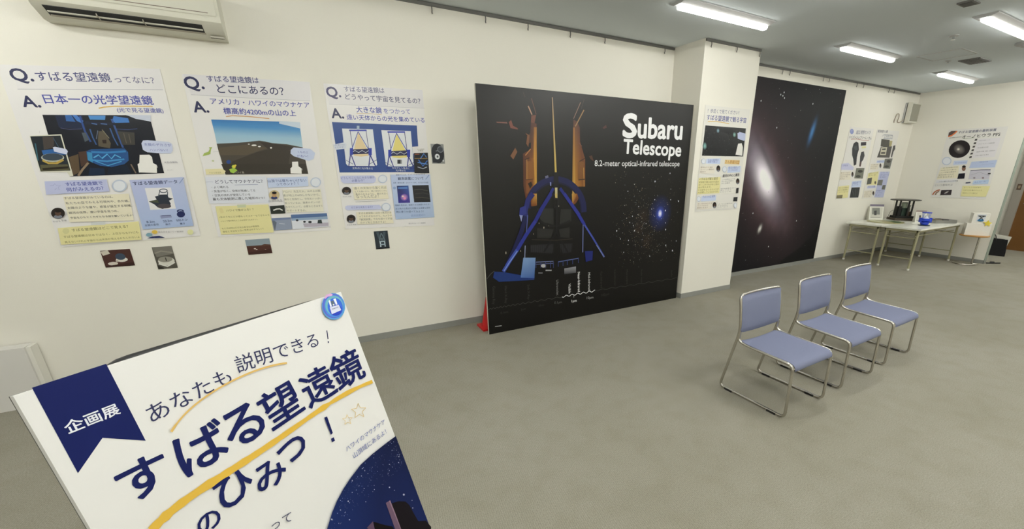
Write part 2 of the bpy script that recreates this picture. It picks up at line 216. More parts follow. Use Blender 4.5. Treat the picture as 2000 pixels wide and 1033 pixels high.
('inset_photograph',[('P',[(.554,.159),(.839,.159),(.837,.034),(.545,.028)],'dcdfe8'),('P',[(.554,.159),(.839,.159),(.839,.13),(.552,.125)],'56709c'),('P',[(.552,.125),(.839,.13),(.838,.104),(.551,.106)],'93a9c4'),('P',[(.634,.076),(.839,.073),(.835,.041),(.64,.041)],'b4aebc'),('E',.593,.107,.0105,-.001,-.0015,-.009,20,'30343c'),('E',.648,.091,.0105,-.0005,-.0015,-.009,20,'23262c'),('E',.691,.086,.014,-.001,-.002,-.011,20,'2b2e34'),('P',[(.757,.1),(.786,.102),(.788,.067),(.748,.069)],'2f3a3c')])],
'p3':[
('heading_strip',[('P',[(.009,1.262),(.844,1.276),(.842,1.124),(.026,1.105)],'dedcde'),('S',[(.025,1.101),(.444,1.11),(.85,1.119)],.003,'b9b8c0'),('T','Q.',.022,1.158,.0555,.1082,None,'3a3660',.03),('T','すばる望遠鏡は',.163,1.209,.0418,.3353,None,'50507c',.006),('T','どうやって宇宙を見てるの？',.163,1.147,.0107,.652,None,'474a70',.01)]),
('answer',[('T','A.',.033,.989,.021,.095,None,'2c2f55',.03),('T','大きな鏡',.239,1.046,.0186,.215,None,'4a52a6',.016),('T','をつかって',.472,1.05,.0293,.2391,None,'5a62b0',.004),('T','遠い天体からの光を集めている',.151,.98,.0117,.686,None,'4a52a6',.01),('S',[(.237,1.037),(.328,1.042),(.451,1.039)],.0032,'c8a468')]),
('photograph',[('P',[(.026,.955),(.759,.959),(.753,.77),(.696,.764),(.694,.56),(.76,.528),(.758,.528),(.025,.527)],'2f4c8c'),('P',[(.028,.691),(.702,.702),(.702,.548),(.759,.543),(.758,.529),(.023,.529)],'2f4c8c')]),
('telescope_diagram',[('P',[(.099,.905),(.357,.908),(.355,.593),(.33,.58),(.107,.58),(.088,.603)],'dcdfe4'),('P',[(.228,.88),(.173,.729),(.287,.731)],'dcc79e'),('P',[(.161,.694),(.298,.696),(.288,.676),(.225,.667),(.165,.674)],'dcc79e'),('S',[(.155,.891),(.302,.897)],.013,'2f3fae'),('S',[(.163,.893),(.162,.732)],.0051,'3a4070'),('S',[(.297,.894),(.298,.739)],.0051,'3a4070'),('S',[(.228,.884),(.155,.732)],.0054,'2f3f9e'),('S',[(.228,.884),(.296,.735)],.0058,'2f3f9e'),('P',[(.137,.728),(.323,.74),(.317,.695),(.131,.684)],'2b2f52'),('S',[(.15,.701),(.179,.721),(.207,.702),(.24,.722),(.268,.703),(.298,.723)],.005,'c8ccd8'),('P',[(.139,.74),(.166,.74),(.157,.682),(.13,.681)],'2a3ca4'),('P',[(.298,.743),(.326,.744),(.318,.68),(.29,.68)],'2a3ca4'),('S',[(.137,.685),(.108,.584)],.0081,'2f3a86'),('S',[(.141,.686),(.164,.584)],.0085,'2f3a86'),('S',[(.304,.684),(.28,.584)],.0091,'2f3a86'),('S',[(.304,.684),(.338,.584)],.0098,'2f3a86'),('S',[(.093,.634),(.147,.6)],.0042,'3a4070'),('S',[(.286,.6),(.357,.641)],.0041,'3a4070'),('P',[(.1,.584),(.346,.584),(.345,.575),(.099,.574)],'2a3a80'),('P',[(.224,.933),(.246,.934),(.242,.903),(.22,.902)],'9fb0c8')]),
('telescope_diagram',[('P',[(.43,.905),(.697,.906),(.692,.598),(.667,.581),(.45,.581),(.432,.597)],'dcdfe4'),('P',[(.562,.879),(.507,.721),(.631,.723)],'e0d27e'),('P',[(.495,.685),(.644,.687),(.633,.666),(.566,.657),(.501,.664)],'e0d27e'),('S',[(.483,.89),(.642,.896)],.0132,'2f3fae'),('S',[(.492,.892),(.496,.725)],.0061,'3a4070'),('S',[(.638,.893),(.642,.732)],.0061,'3a4070'),('S',[(.563,.883),(.488,.725)],.0054,'2f3f9e'),('S',[(.563,.883),(.64,.728)],.0067,'2f3f9e'),('P',[(.469,.72),(.67,.732),(.665,.685),(.463,.674)],'2b2f52'),('S',[(.484,.692),(.515,.713),(.545,.693),(.58,.714),(.611,.694),(.643,.715)],.005,'c8ccd8'),('P',[(.47,.732),(.499,.733),(.492,.672),(.463,.672)],'2a3ca4'),('P',[(.643,.736),(.673,.737),(.666,.67),(.636,.67)],'2a3ca4'),('S',[(.47,.676),(.441,.57)],.0092,'2f3a86'),('S',[(.474,.676),(.502,.57)],.0089,'2f3a86'),('S',[(.651,.674),(.627,.57)],.0091,'2f3a86'),('S',[(.651,.674),(.691,.57)],.0098,'2f3a86'),('S',[(.423,.623),(.483,.586)],.0042,'3a4070'),('S',[(.633,.587),(.71,.629)],.0045,'3a4070'),('P',[(.433,.57),(.7,.57),(.699,.56),(.431,.56)],'2a3a80'),('P',[(.543,.643),(.572,.643),(.568,.606),(.539,.606)],'2e3036'),('P',[(.572,.643),(.585,.643),(.581,.606),(.568,.606)],'8a8c90')]),
('caption',[('T','主焦点に光が集まる',.136,.556,-.0171,.175,None,'dfe3ee',0),('T','カセグレン焦点に',.486,.557,-.0185,.162,None,'dfe3ee',0),('T','光が集まる',.516,.536,-.0217,.092,None,'dfe3ee',0)]),
('speech_bubble',[('P',[(.009,.767),(.1,.788),(.116,.774),(.107,.735),(.018,.722)],'d0d6e2'),('T','一気に集めた光を',.012,.756,.0794,.0883,None,'6a72a8',0),('T','とどける！',.02,.735,.0684,.0732,None,'6a72a8',0)]),
('text_panel',[('P',[(.023,.492),(.044,.499),(.309,.5),(.328,.476),(.319,.439),(.3,.429),(.043,.43),(.024,.448)],'c3c8e6'),('T','どうしてこんなに大きな鏡が',.027,.467,.0138,.289,None,'5a64a8',.006),('T','必要なの？',.115,.441,.0363,.1101,None,'5a64a8',.006)]),
('round_badge',[('E',.387,.466,.0415,-.0005,-.005,-.0385,20,'bcc6d8'),('E',.387,.466,.033,0,-.004,-.031,20,'dfe3ea')]),
('text_panel',[('P',[(.109,.397),(.413,.407),(.421,.278),(.114,.279)],'e6e0c8'),('T','遠くの天体から届く光は',.125,.372,.0105,.286,None,'74746c',0),('T','とても弱いから、弱い光をたくさん',.128,.346,.007,.285,None,'74746c',0),('T','集められるように、鏡が大きく',.13,.319,.0035,.286,None,'74746c',0),('T','なったんだよ！',.133,.292,0,.197,None,'74746c',0)]),
('portrait',[('E',.058,.363,.0385,-.001,-.005,-.036,20,'2a2422'),('E',.055,.341,.023,-.001,-.002,-.012,20,'7a7f8a'),('E',.058,.364,.017,-.0005,-.003,-.019,20,'5a4438'),('E',.06,.378,.0175,-.0005,-.0015,-.01,20,'1c1716')]),
('caption',[('T','すばる 先生',.017,.303,.0133,.075,None,'8a8a90',0),('S',[(.12,.26),(.269,.261),(.396,.263)],.003,'a8a8b0')]),
('text_panel',[('P',[(.024,.218),(.043,.229),(.327,.224),(.342,.2),(.331,.179),(.037,.185),(.024,.199)],'c3c8e6'),('T','どこから光をとるの？',.077,.199,-.0053,.188,None,'5a64a8',.006)]),
('round_badge',[('E',.386,.2,.0425,-.002,-.005,-.04,20,'bcc6d8'),('E',.386,.2,.0335,-.001,-.004,-.032,20,'dfe3ea')]),
('text_panel',[('P',[(.111,.163),(.429,.158),(.439,.04),(.108,.048)],'e6e0c8'),('T','すばる望遠鏡には四つ焦点があ',.13,.142,-.0202,.2971,None,'74746c',0),('T','ってそれぞれちがう。カメラや',.131,.112,-.0202,.2971,None,'74746c',0),('T','「観測装置」で光を調べて宇宙',.133,.082,-.0203,.2961,None,'74746c',0),('T','のナゾをときあかすよ！',.135,.052,-.0175,.229,None,'74746c',0)]),
('portrait',[('E',.06,.104,.0385,-.002,-.0055,-.039,20,'2a2422'),('E',.057,.08,.023,-.0015,-.002,-.0135,20,'7a7f8a'),('E',.06,.105,.017,-.001,-.003,-.0205,20,'5a4438'),('E',.063,.12,.0175,-.001,-.0015,-.011,20,'1c1716')]),
('caption',[('T','すばる 先生',.017,.041,0,.08,None,'8a8a90',0)]),
('data_panel',[('P',[(.462,.505),(.842,.506),(.847,.077),(.462,.076)],['bcc9e6','bfcbe6','adc0de','a8bcdc']),('T','観測するには、そうそうたるカメラたち',.515,.495,.018,.277,None,'232c5c',0),('T','観測装置について',.527,.452,.0122,.246,None,'232c5c',.012),('S',[(.793,.457),(.832,.5)],.0078,'8a9cc8'),('T','装置（観測装置）はカメラ・分光、そのほかの装置',.479,.421,-.003,.337,None,'3a4a80',0),('E',.485,.38,.0145,-.0005,-.0015,-.0135,20,'8fa4d0')]),
('inset_photograph',[('P',[(.509,.399),(.619,.4),(.618,.233),(.506,.234)],['2a3560','3a5fa0','4a3f96','33348a']),('E',.567,.288,.036,-.001,-.004,-.0345,20,'5a4aa0','d8a0c8'),('P',[(.517,.385),(.606,.385),(.608,.371),(.517,.371)],'5a86c8'),('E',.554,.298,.0095,0,-.001,-.0085,20,'f0d8c0'),('E',.57,.276,.0115,0,-.001,-.01,20,'e890b8')]),
('inset_photograph',[('P',[(.656,.401),(.817,.402),(.821,.234),(.658,.236)],'25262a'),('S',[(.67,.357),(.729,.361),(.807,.347)],.0041,'55544c'),('S',[(.676,.318),(.755,.326),(.813,.31)],.003,'4c4a44'),('S',[(.672,.28),(.741,.282),(.815,.27)],.003,'5a5448')]),
('data_lettering',[('T','現場を見れば、観測できる装置もみえる！',.47,.204,-.0058,.343,None,'4a5680',0),('T','また色々な焦点を切替える装置も見所',.472,.171,-.0147,.34,None,'4a5680',0),('T','何に使うか調べてみよう！',.474,.138,-.0261,.2681,None,'4a5680',0),('T','観測装置紹介',.613,.093,.0069,.144,None,'8a9cc8',0),('T','国立天文台 ハワイ観測所',.581,.021,-.0237,.169,None,'8a8a94',0)]),
('footer_photograph',[('P',[(.705,.707),(.84,.713),(.836,.517),(.69,.518)],'1a1b22'),('S',[(.76,.653),(.8,.704),(.822,.667)],.0081,'4f7fc8'),('S',[(.742,.645),(.779,.586),(.828,.637)],.0102,'3f6fc0'),('S',[(.731,.619),(.825,.603)],.0082,'5a8ad0'),('S',[(.726,.577),(.777,.56),(.818,.577)],.0071,'a8b0c0'),('S',[(.704,.657),(.83,.658)],.0041,'b08a4a'),('S',[(.713,.696),(.756,.697)],.005,'a85a3a')]),
('caption',[('T','すばる望遠鏡',.738,.736,.0428,.0701,None,'9a9488',0),('T','の模型',.745,.721,.0192,.052,None,'9a9488',0)])],
'f1':[
('printed_picture',[('P',[(0,.133),(.17,.133),(.17,0),(0,0)],'4a2e2a'),('P',[(0,.126),(.042,.133),(.051,.106),(.008,.093)],'c9c2b4'),('E',.105,.053,.034,0,0,-.0185,20,'dcd8d0'),('E',.102,.077,.029,0,0,-.0265,20,'3c4a5c'),('E',.048,.027,.0285,0,0,-.0135,20,'d0c8be'),('P',[(.068,.051),(.082,.051),(.082,.037),(.068,.037)],'b8aea4'),('P',[(0,.011),(.17,.027),(.17,0),(0,0)],'38221f')])],
'f1_rect':[-1.5172,.9954,.1699,.1331],
'f2':[
('printed_picture',[('P',[(0,.182),(.123,.182),(.123,0),(0,0)],'55524a'),('P',[(0,.182),(.123,.182),(.123,.119),(.012,.1)],'77746c'),('S',[(.006,.131),(.049,.146),(.117,.128)],.01,'8f8b80'),('E',.064,.062,.0515,0,0,-.0365,20,'d2d0c6'),('E',.061,.077,.0445,0,0,-.0235,20,'8e8b80'),('S',[(.012,.046),(.061,.018),(.113,.047)],.011,'d8d8d0'),('P',[(.061,.091),(.068,.091),(.068,.062),(.061,.062)],'3a3833'),('P',[(0,.036),(.037,.009),(.037,0),(0,0)],'2c2a24')])],
'f2_rect':[-1.2176,.947,.1228,.1825],
'f3':[
('printed_picture',[('P',[(0,.132),(.177,.132),(.177,0),(0,0)],'4d2e28'),('P',[(0,.132),(.177,.132),(.177,.077),(0,.077)],'8c9aa4'),('P',[(0,.077),(.088,.07),(.132,.085),(.177,.077),(.177,.066),(0,.066)],'55392f'),('E',.056,.05,.0085,0,0,-.0045,20,'d8cfc6'),('E',.067,.042,.007,0,0,-.004,20,'d8cfc6'),('E',.132,.037,.0055,0,0,-.003,20,'a8988c'),('P',[(0,.02),(.177,.04),(.177,0),(0,0)],'3f2520')])],
'f3_rect':[-.6022,1.0067,.1765,.1324],
'f4':[
('printed_picture',[('P',[(0,.179),(.129,.179),(.129,0),(0,0)],'2a333c'),('P',[(.019,.17),(.045,.17),(.058,.089),(.039,.089)],'46545e'),('P',[(.084,.17),(.11,.17),(.09,.089),(.071,.089)],'46545e'),('S',[(.065,.157),(.039,.08)],.0067,'6d7d86'),('S',[(.067,.157),(.095,.08)],.0064,'6d7d86'),('P',[(.039,.08),(.093,.08),(.093,.068),(.039,.068)],'a9bcc6'),('P',[(.041,.068),(.052,.068),(.052,.021),(.041,.021)],'c8d6de'),('P',[(.083,.068),(.093,.068),(.093,.021),(.083,.021)],'b8c8d0'),('P',[(.041,.05),(.093,.05),(.093,.039),(.041,.039)],'9fb4c0'),('E',.065,.098,.0125,0,0,-.0145,20,'58666e'),('P',[(0,.014),(.129,.014),(.129,0),(0,0)],'181c22')])],
'f4_rect':[.4385,.9607,.129,.1787],
'f5':[
('printed_picture',[('P',[(0,.187),(.13,.187),(.13,0),(0,0)],'8f918f'),('E',.065,.097,.064,0,0,-.0935,20,'1e222a'),('P',[(.007,.131),(.078,.131),(.078,.009),(.007,.009)],'20252e'),('E',.094,.136,.0315,0,0,-.0315,20,'6c7078'),('E',.094,.136,.0235,0,0,-.0225,20,'3f444c'),('E',.057,.067,.0245,0,0,-.026,20,'d8dce0'),('E',.06,.067,.009,0,0,-.011,20,'4a4e56'),('E',.114,.028,.0075,0,0,-.009,20,'d8dce0'),('S',[(.046,.12),(.065,.123)],.005,'8a8e96')])],
'f5_rect':[1.0702,1.7795,.13,.1868],
'p4':[
('heading',[('T','！歩近くで見てください！',.052,1.205,.0155,.5791,None,'50507c',.006),('T','すばる望遠鏡で観る宇宙',.046,1.122,0,.744,None,'454a90',.016),('S',[(.071,1.105),(.204,1.116),(.463,1.099)],.008,'d9b25a')]),
('photograph',[('P',[(.033,1.06),(.802,1.057),(.819,.703),(.026,.702)],'17191d'),('E',.194,.749,.003,0,.001,-.0055,6,'c8ccd0'),('E',.097,.918,.003,0,.0005,-.002,6,'c8ccd0'),('E',.17,1.028,.0055,.0005,.0005,-.0025,6,'8a9098'),('E',.612,1.017,.003,0,.0005,-.002,6,'e0c8b0'),('E',.506,.848,.0045,0,.0005,-.002,6,'c8ccd0'),('E',.098,.767,.0065,0,.0005,-.005,6,'e0c8b0'),('E',.779,.701,.003,0,.0005,-.0015,6,'8a9098'),('E',.552,.751,.0045,0,.0005,-.0025,6,'a8c0d8'),('E',.033,.877,.0045,.0005,.001,-.006,6,'a8c0d8'),('E',.579,.815,.003,0,.0005,-.0035,6,'a8c0d8'),('E',.382,.705,.0035,0,.0005,-.0045,6,'e0c8b0'),('E',.49,.987,.003,.0005,.001,-.0055,6,'c8ccd0'),('E',.114,.968,.009,.0005,.0005,-.0025,6,'8a9098'),('E',.758,.919,.0035,0,.0005,-.002,6,'e0c8b0'),('E',.736,.753,.003,0,0,-.002,6,'c8ccd0'),('E',.457,.98,.003,0,.001,-.0045,6,'8a9098'),('E',.303,.97,.006,0,0,-.002,6,'c8ccd0'),('E',.768,.974,.008,.0005,.001,-.0055,6,'c8ccd0'),('E',.112,.761,.003,0,0,-.002,6,'e0c8b0'),('E',.596,.922,.003,0,.0005,-.002,6,'e0c8b0'),('E',.689,1.017,.004,.0005,.001,-.0045,6,'c8ccd0'),('E',.364,.709,.0035,0,.0005,-.002,6,'a8c0d8'),('E',.337,.705,.0065,.0005,.0005,-.0015,6,'a8c0d8'),('E',.796,.84,.004,.0005,.0005,-.002,6,'e0c8b0'),('E',.744,.705,.0035,0,.001,-.005,6,'a8c0d8'),('E',.135,.79,.008,0,.001,-.0035,6,'8a9098'),('E',.779,.773,.006,0,.001,-.0035,6,'e0c8b0'),('E',.224,.846,.003,0,.0005,-.002,6,'e0c8b0'),('E',.208,.978,.0035,.0005,.0005,-.0045,6,'e0c8b0'),('E',.314,.871,.005,0,.0005,-.002,6,'8a9098'),('E',.211,1.026,.0065,0,.0005,-.002,6,'a8c0d8'),('E',.661,.718,.0065,0,.001,-.005,6,'e0c8b0'),('E',.073,.719,.004,0,0,-.002,6,'c8ccd0'),('E',.054,.996,.003,0,.001,-.006,6,'8a9098'),('E',.385,.824,.003,0,0,-.0015,6,'8a9098'),('E',.716,.846,.0075,0,.0005,-.002,6,'a8c0d8'),('E',.509,.867,.0095,0,.0005,-.004,6,'a8c0d8'),('E',.596,.902,.003,0,.0005,-.0025,6,'a8c0d8'),('E',.799,.977,.0035,0,.0005,-.002,6,'e0c8b0'),('E',.726,.776,.006,0,0,-.002,6,'e0c8b0'),('E',.13,.951,.0025,0,.0005,-.002,6,'8a9098'),('E',.271,.81,.0035,0,.0005,-.0045,6,'8a9098'),('E',.517,.794,.0045,0,.0005,-.003,6,'8a9098'),('E',.319,.893,.003,.0005,0,-.0015,6,'a8c0d8'),('E',.213,1.031,.003,0,.0005,-.002,6,'e0c8b0'),('E',.509,.91,.0035,.0005,.0005,-.0045,6,'e0c8b0'),('E',.623,.83,.003,.0005,.001,-.0055,6,'c8ccd0'),('E',.659,.832,.0085,0,.0005,-.003,6,'a8c0d8'),('E',.517,.698,.0065,0,.0005,-.002,6,'c8ccd0'),('E',.683,.9,.0055,.0005,.001,-.0045,6,'c8ccd0'),('E',.135,.772,.003,0,0,-.0015,6,'8a9098'),('E',.531,.98,.003,.0005,.0005,-.0045,6,'a8c0d8'),('E',.471,.779,.0045,0,.001,-.006,6,'c8ccd0'),('E',.462,.703,.006,0,.001,-.0065,6,'8a9098'),('E',.64,1.026,.003,0,.0005,-.002,6,'a8c0d8'),('E',.055,.996,.0065,0,.0005,-.005,6,'e0c8b0'),('E',.68,.847,.005,0,.001,-.005,6,'8a9098'),('E',.628,.692,.003,0,.0005,-.002,6,'e0c8b0'),('E',.646,.988,.005,0,.001,-.0055,6,'c8ccd0'),('E',.72,.772,.003,0,.0005,-.002,6,'e0c8b0'),('E',.475,.736,.005,0,0,-.0025,6,'e0c8b0'),('E',.37,.927,.003,0,0,-.002,6,'8a9098'),('E',.188,.821,.003,0,.0005,-.002,6,'8a9098'),('E',.513,.911,.003,0,.0005,-.002,6,'c8ccd0'),('E',.365,1.046,.003,0,0,-.0015,6,'e0c8b0'),('E',.417,.892,.003,0,0,-.002,6,'e0c8b0'),('E',.302,.731,.0035,.0005,.001,-.0055,6,'8a9098'),('E',.763,.969,.004,0,0,-.002,6,'c8ccd0'),('E',.311,.93,.003,.0005,.0005,-.0015,6,'e0c8b0'),('E',.187,.826,.006,.0005,.001,-.0045,6,'8a9098'),('E',.272,1.007,.03,.001,.005,-.03,20,'17191d','8fb4c4'),('E',.59,.971,.034,.0015,.006,-.0335,20,'17191d','8fc0b8'),('E',.06,.819,.038,.001,.007,-.0475,20,'17191d','8fc4c0')]),
('speech_bubble',[('P',[(.648,.989),(.686,1.009),(.807,.992),(.816,.917),(.794,.901),(.664,.925)],'b4bcdc')]),
('sticker',[('P',[(.686,.863),(.754,.871),(.789,.822),(.8,.711),(.661,.725),(.674,.803)],'e4e2de')]),
('text_panel',[('P',[(.114,.667),(.38,.674),(.38,.604),(.112,.607)],'c4d0ea'),('T','すばる望遠鏡の',.145,.64,.01,.2,None,'6a74b0',0),('T','画像を観る？',.149,.616,-.011,.182,None,'6a74b0',0)]),
('text_panel',[('P',[(.466,.659),(.764,.655),(.762,.599),(.466,.606)],'e2c890'),('T','さん表銀河団',.474,.612,-.0251,.2791,None,'b07a3a',.012)]),
('text_panel',[('P',[(.015,.571),(.289,.577),(.292,.487),(.015,.48)],'e2dcd0'),('T','銀河はふたつ一緒の',.027,.552,0,.218,.0185,'8a7c70',0),('T','うつくしい模様の',.027,.524,.0082,.245,.0185,'8a7c70',0),('T','銀河です',.026,.496,.0102,.098,.0185,'8a7c70',0)]),
('portrait',[('E',.356,.546,.038,0,.0065,-.0405,20,'2a2422'),('E',.36,.521,.023,0,.002,-.014,20,'7a7f8a'),('E',.356,.547,.0165,0,.0035,-.021,20,'5a4438'),('E',.353,.563,.0175,0,.002,-.0115,20,'1c1716')]),
('text_panel',[('P',[(.535,.569),(.799,.58),(.798,.499),(.539,.49)],'c4d0ea'),('T','銀河の衝突って',.554,.544,.0133,.225,None,'6a74b0',0),('T','どうなるの',.56,.512,.0168,.179,None,'6a74b0',0)]),
('sticky_note',[('P',[(.009,.43),(.419,.439),(.429,.229),(.008,.224)],'e2dba2'),('T','✓すばるが観る銀河',.022,.399,.0087,.343,None,'6a644a',.006),('T','望遠鏡で観る銀河の姿は',.018,.366,.0027,.376,.0216,'8a845a',0),('T','遠くにあるものほど昔の',.018,.333,.0079,.38,.0216,'8a845a',0),('T','姿が見えます。',.018,.3,.0124,.242,.0216,'8a845a',0),('T','その謎をさぐるカメラが',.018,.267,.0129,.388,.0216,'8a845a',0),('T','大活躍しているのです。',.018,.235,.0153,.392,.0216,'8a845a',0)]),
('text_panel',[('P',[(.421,.424),(.792,.437),(.806,.289),(.431,.288)],'e4e2da'),('T','銀河の中心と構造',.456,.433,.0419,.3343,None,'55555c',.01),('T','この画像はとても',.45,.395,.0379,.2642,.0159,'86868a',0),('T','広い空の写真で',.448,.371,.0299,.2341,.0159,'86868a',0),('T','みえる銀河',.446,.347,.0238,.168,.0159,'86868a',0)]),
('portrait',[('E',.772,.378,.036,-.0005,.007,-.0395,20,'2a2422'),('E',.776,.354,.0215,0,.0025,-.0135,20,'7a7f8a'),('E',.772,.379,.016,0,.004,-.0205,20,'5a4438'),('E',.769,.395,.0165,0,.002,-.011,20,'1c1716')]),
('text_panel',[('P',[(.431,.288),(.754,.293),(.762,.221),(.433,.219)],'e4e2da'),('T','観測画像をみて',.445,.277,.0328,.3052,.0139,'86868a',0),('T','探してみて',.445,.256,.023,.2171,.0139,'86868a',0),('T','くださいね',.445,.235,.0184,.217,.0139,'86868a',0)]),
('inset_photograph',[('P',[(.76,.287),(.811,.292),(.814,.219),(.763,.216)],'2a2a2c')]),
('inset_photograph',[('P',[(.731,.165),(.813,.166),(.814,.106),(.731,.109)],'2a2c30')]),
('text_panel',[('P',[(.092,.197),(.373,.201),(.372,.134),(.09,.131)],'c4d0ea'),('T','すばるの広視野',.113,.174,.0083,.24,None,'6a74b0',0)]),
('text_panel',[('P',[(.023,.117),(.315,.115),(.309,.026),(.024,.031)],'e2dcd0'),('T','広い空をみわたす',.038,.093,-.0075,.268,.0172,'8a7c70',0),('T','カメラの力で',.036,.067,-.005,.2,.0172,'8a7c70',0),('T','観測できます',.034,.041,-.005,.2,.0172,'8a7c70',0)]),
('portrait',[('E',.362,.074,.036,-.0015,.0065,-.0405,20,'2a2422'),('E',.366,.049,.022,-.001,.002,-.014,20,'7a7f8a'),('E',.362,.075,.016,-.0005,.0035,-.021,20,'5a4438'),('E',.359,.092,.017,-.0005,.002,-.0115,20,'1c1716')]),
('text_panel',[('P',[(.413,.1),(.712,.101),(.714,.017),(.414,.022)],'e4e2da'),('T','みつけた銀河は',.436,.078,.0036,.28,.0135,'86868a',0),('T','どんな形か',.432,.058,-.005,.2,.0135,'86868a',0),('T','しらべよう',.428,.038,-.0149,.201,.0135,'86868a',0)]),
('round_badge',[('E',.062,.636,.0405,.0005,.005,-.033,20,'bcc6d8'),('E',.062,.636,.0325,.0005,.004,-.0265,20,'dfe3ea')]),
('round_badge',[('E',.475,.537,.044,0,.006,-.038,20,'bcc6d8'),('E',.475,.537,.035,0,.005,-.03,20,'dfe3ea')]),
('round_badge',[('E',.046,.164,.0365,-.0015,.005,-.0345,20,'bcc6d8'),('E',.046,.164,.0295,-.0005,.004,-.0275,20,'dfe3ea')]),
('round_badge',[('E',.785,.053,.031,-.001,.0065,-.037,20,'bcc6d8'),('E',.785,.053,.025,-.001,.0055,-.03,20,'dfe3ea')])],
'p5':[
('heading',[('E',.087,1.203,.063,.0025,.0165,-.044,20,'8a94c8'),('T','？',.071,1.184,.0392,.051,None,'dfe2ee',.02),('T','超広視野カメラ',.243,1.163,.0321,.4983,None,'6a6c88',.01),('T','ハイパーシュプリーム・カム',.033,1.081,.0063,.789,None,'45454c',.014),('S',[(.11,1.072),(.298,1.083),(.485,1.07),(.751,1.068)],.0082,'b06a64')]),
('instrument_photograph',[('P',[(.226,1),(.3,1.039),(.39,1.019),(.457,.901),(.441,.839),(.442,.76),(.476,.633),(.396,.612),(.33,.727),(.255,.804),(.215,.91)],'32363a'),('P',[(.248,.941),(.341,.973),(.417,.9),(.331,.882)],'4a5054')]),
('instrument_photograph',[('P',[(.559,.857),(.647,.874),(.706,.797),(.689,.724),(.648,.683),(.651,.598),(.593,.598),(.577,.699),(.551,.778)],'44464c'),('P',[(.59,.683),(.648,.683),(.651,.598),(.593,.598)],'5c4a48')]),
('inset_photograph',[('P',[(.472,1.029),(.658,1.043),(.678,.983),(.49,.97)],'33303a')]),
('caption',[('P',[(.533,.956),(.686,.965),(.694,.934),(.546,.926)],'e0dca0')]),
('text_panel',[('P',[(-.037,.644),(.184,.662),(.407,.583),(.404,.534),(-.018,.54)],'c6c8e2'),('T','世界最大級',.009,.596,.0275,.1821,None,'6a74b0',0)]),
('text_panel',[('P',[(-.02,.5),(.334,.509),(.384,.357),(.007,.351)],'e2dccc'),('T','重さ3トンの巨大',.005,.47,.0138,.289,.0234,'8a7c70',0),('T','なカメラは満月9個',.009,.435,.0122,.329,.0234,'8a7c70',0),('T','の広さを一度に',.012,.4,.0154,.259,.0234,'8a7c70',0),('T','写せるよ',.015,.364,.0201,.149,.0234,'8a7c70',0)]),
('portrait',[('E',.412,.454,.0385,0,.018,-.047,20,'2a2422'),('E',.423,.425,.023,0,.006,-.016,20,'7a7f8a'),('E',.411,.455,.017,0,.0095,-.0245,20,'5a4438'),('E',.404,.474,.0175,0,.005,-.013,20,'1c1716')]),
('inset_photograph',[('P',[(.501,.571),(.8,.573),(.819,.372),(.505,.379)],'77796f'),('E',.672,.51,.085,0,.0115,-.027,20,'2c2e2c'),('E',.634,.416,.092,-.0005,.0095,-.024,20,'3c3e3a')]),
('text_panel',[('P',[(.452,.323),(.793,.338),(.812,.213),(.462,.209)],'c4d0ea'),('T','画素数8億7千万',.485,.279,.0236,.2961,None,'6a74b0',0),('T','ピクセル',.493,.24,.0245,.2041,None,'6a74b0',0)]),
('sticky_note',[('P',[(.004,.236),(.38,.254),(.416,.02),(.02,.017)],'e2dba2'),('T','すばるの視野は',.033,.194,.021,.3341,.0251,'8a845a',0),('T','ほかの望遠鏡と',.033,.156,.0208,.3361,.0251,'8a845a',0),('T','くらべて広いよ',.032,.118,.0206,.3391,.0251,'8a845a',0),('P',[(.015,.075),(.215,.079),(.22,.016),(.02,.017)],'7a7458')]),
('inset_photograph',[('P',[(.479,.208),(.787,.208),(.809,.011),(.49,.018)],'2e3236'),('S',[(.532,.154),(.618,.061)],.012,'55595e'),('S',[(.639,.179),(.677,.042)],.017,'4a4e54')])],
'p6':[
('heading',[('T','観測装置の心臓',.037,1.24,.0136,.367,None,'55556a',.01),('S',[(.247,1.177),(.287,1.208),(.633,1.21),(.662,1.144),(.299,1.139)],.0124,'a0a4b0'),('T','広視野CCD',.313,1.148,.0291,.3431,None,'8a8e9a',0)]),
('instrument_photograph',[('P',[(.232,1.128),(.56,1.123),(.605,.985),(.262,.992)],'4a4844'),('P',[(.276,.984),(.714,1.005),(.713,.787),(.22,.787)],'4e4c4c'),('P',[(.297,.976),(.527,.986),(.545,.836),(.315,.837)],'c8c4b0'),('P',[(.344,.952),(.484,.961),(.49,.93),(.347,.926)],'4c4c48'),('P',[(.335,.888),(.494,.895),(.503,.857),(.343,.854)],'56544e'),('P',[(.574,1.106),(.678,1.106),(.685,1.005),(.594,1.002)],'b0a878')]),
('instrument_photograph',[('P',[(.755,1.015),(.832,1.03),(.863,.957),(.823,.903),(.814,.794),(.766,.8),(.76,.884)],'4a4a4c')]),
('inset_photograph',[('P',[(.542,.767),(.851,.777),(.842,.573),(.556,.583)],'6f716c'),('E',.717,.717,.081,.001,.012,-.028,20,'26282a'),('E',.686,.618,.095,.0005,.009,-.021,20,'3c3e3c')]),
('text_panel',[('P',[(.245,.728),(.542,.741),(.546,.689),(.247,.683)],'c4d0ea'),('T','116個のCCD',.277,.695,.0326,.2451,None,'6a74b0',0)]),
('text_panel',[('P',[(.03,.667),(.34,.67),(.37,.56),(.054,.554)],'e2dccc'),('T','とても暗い天体',.06,.637,.0219,.2741,.0221,'8a7c70',0),('T','までうつせる',.06,.604,.0167,.239,.0221,'8a7c70',0),('T','ひみつだよ',.061,.57,.0198,.202,.0221,'8a7c70',0)]),
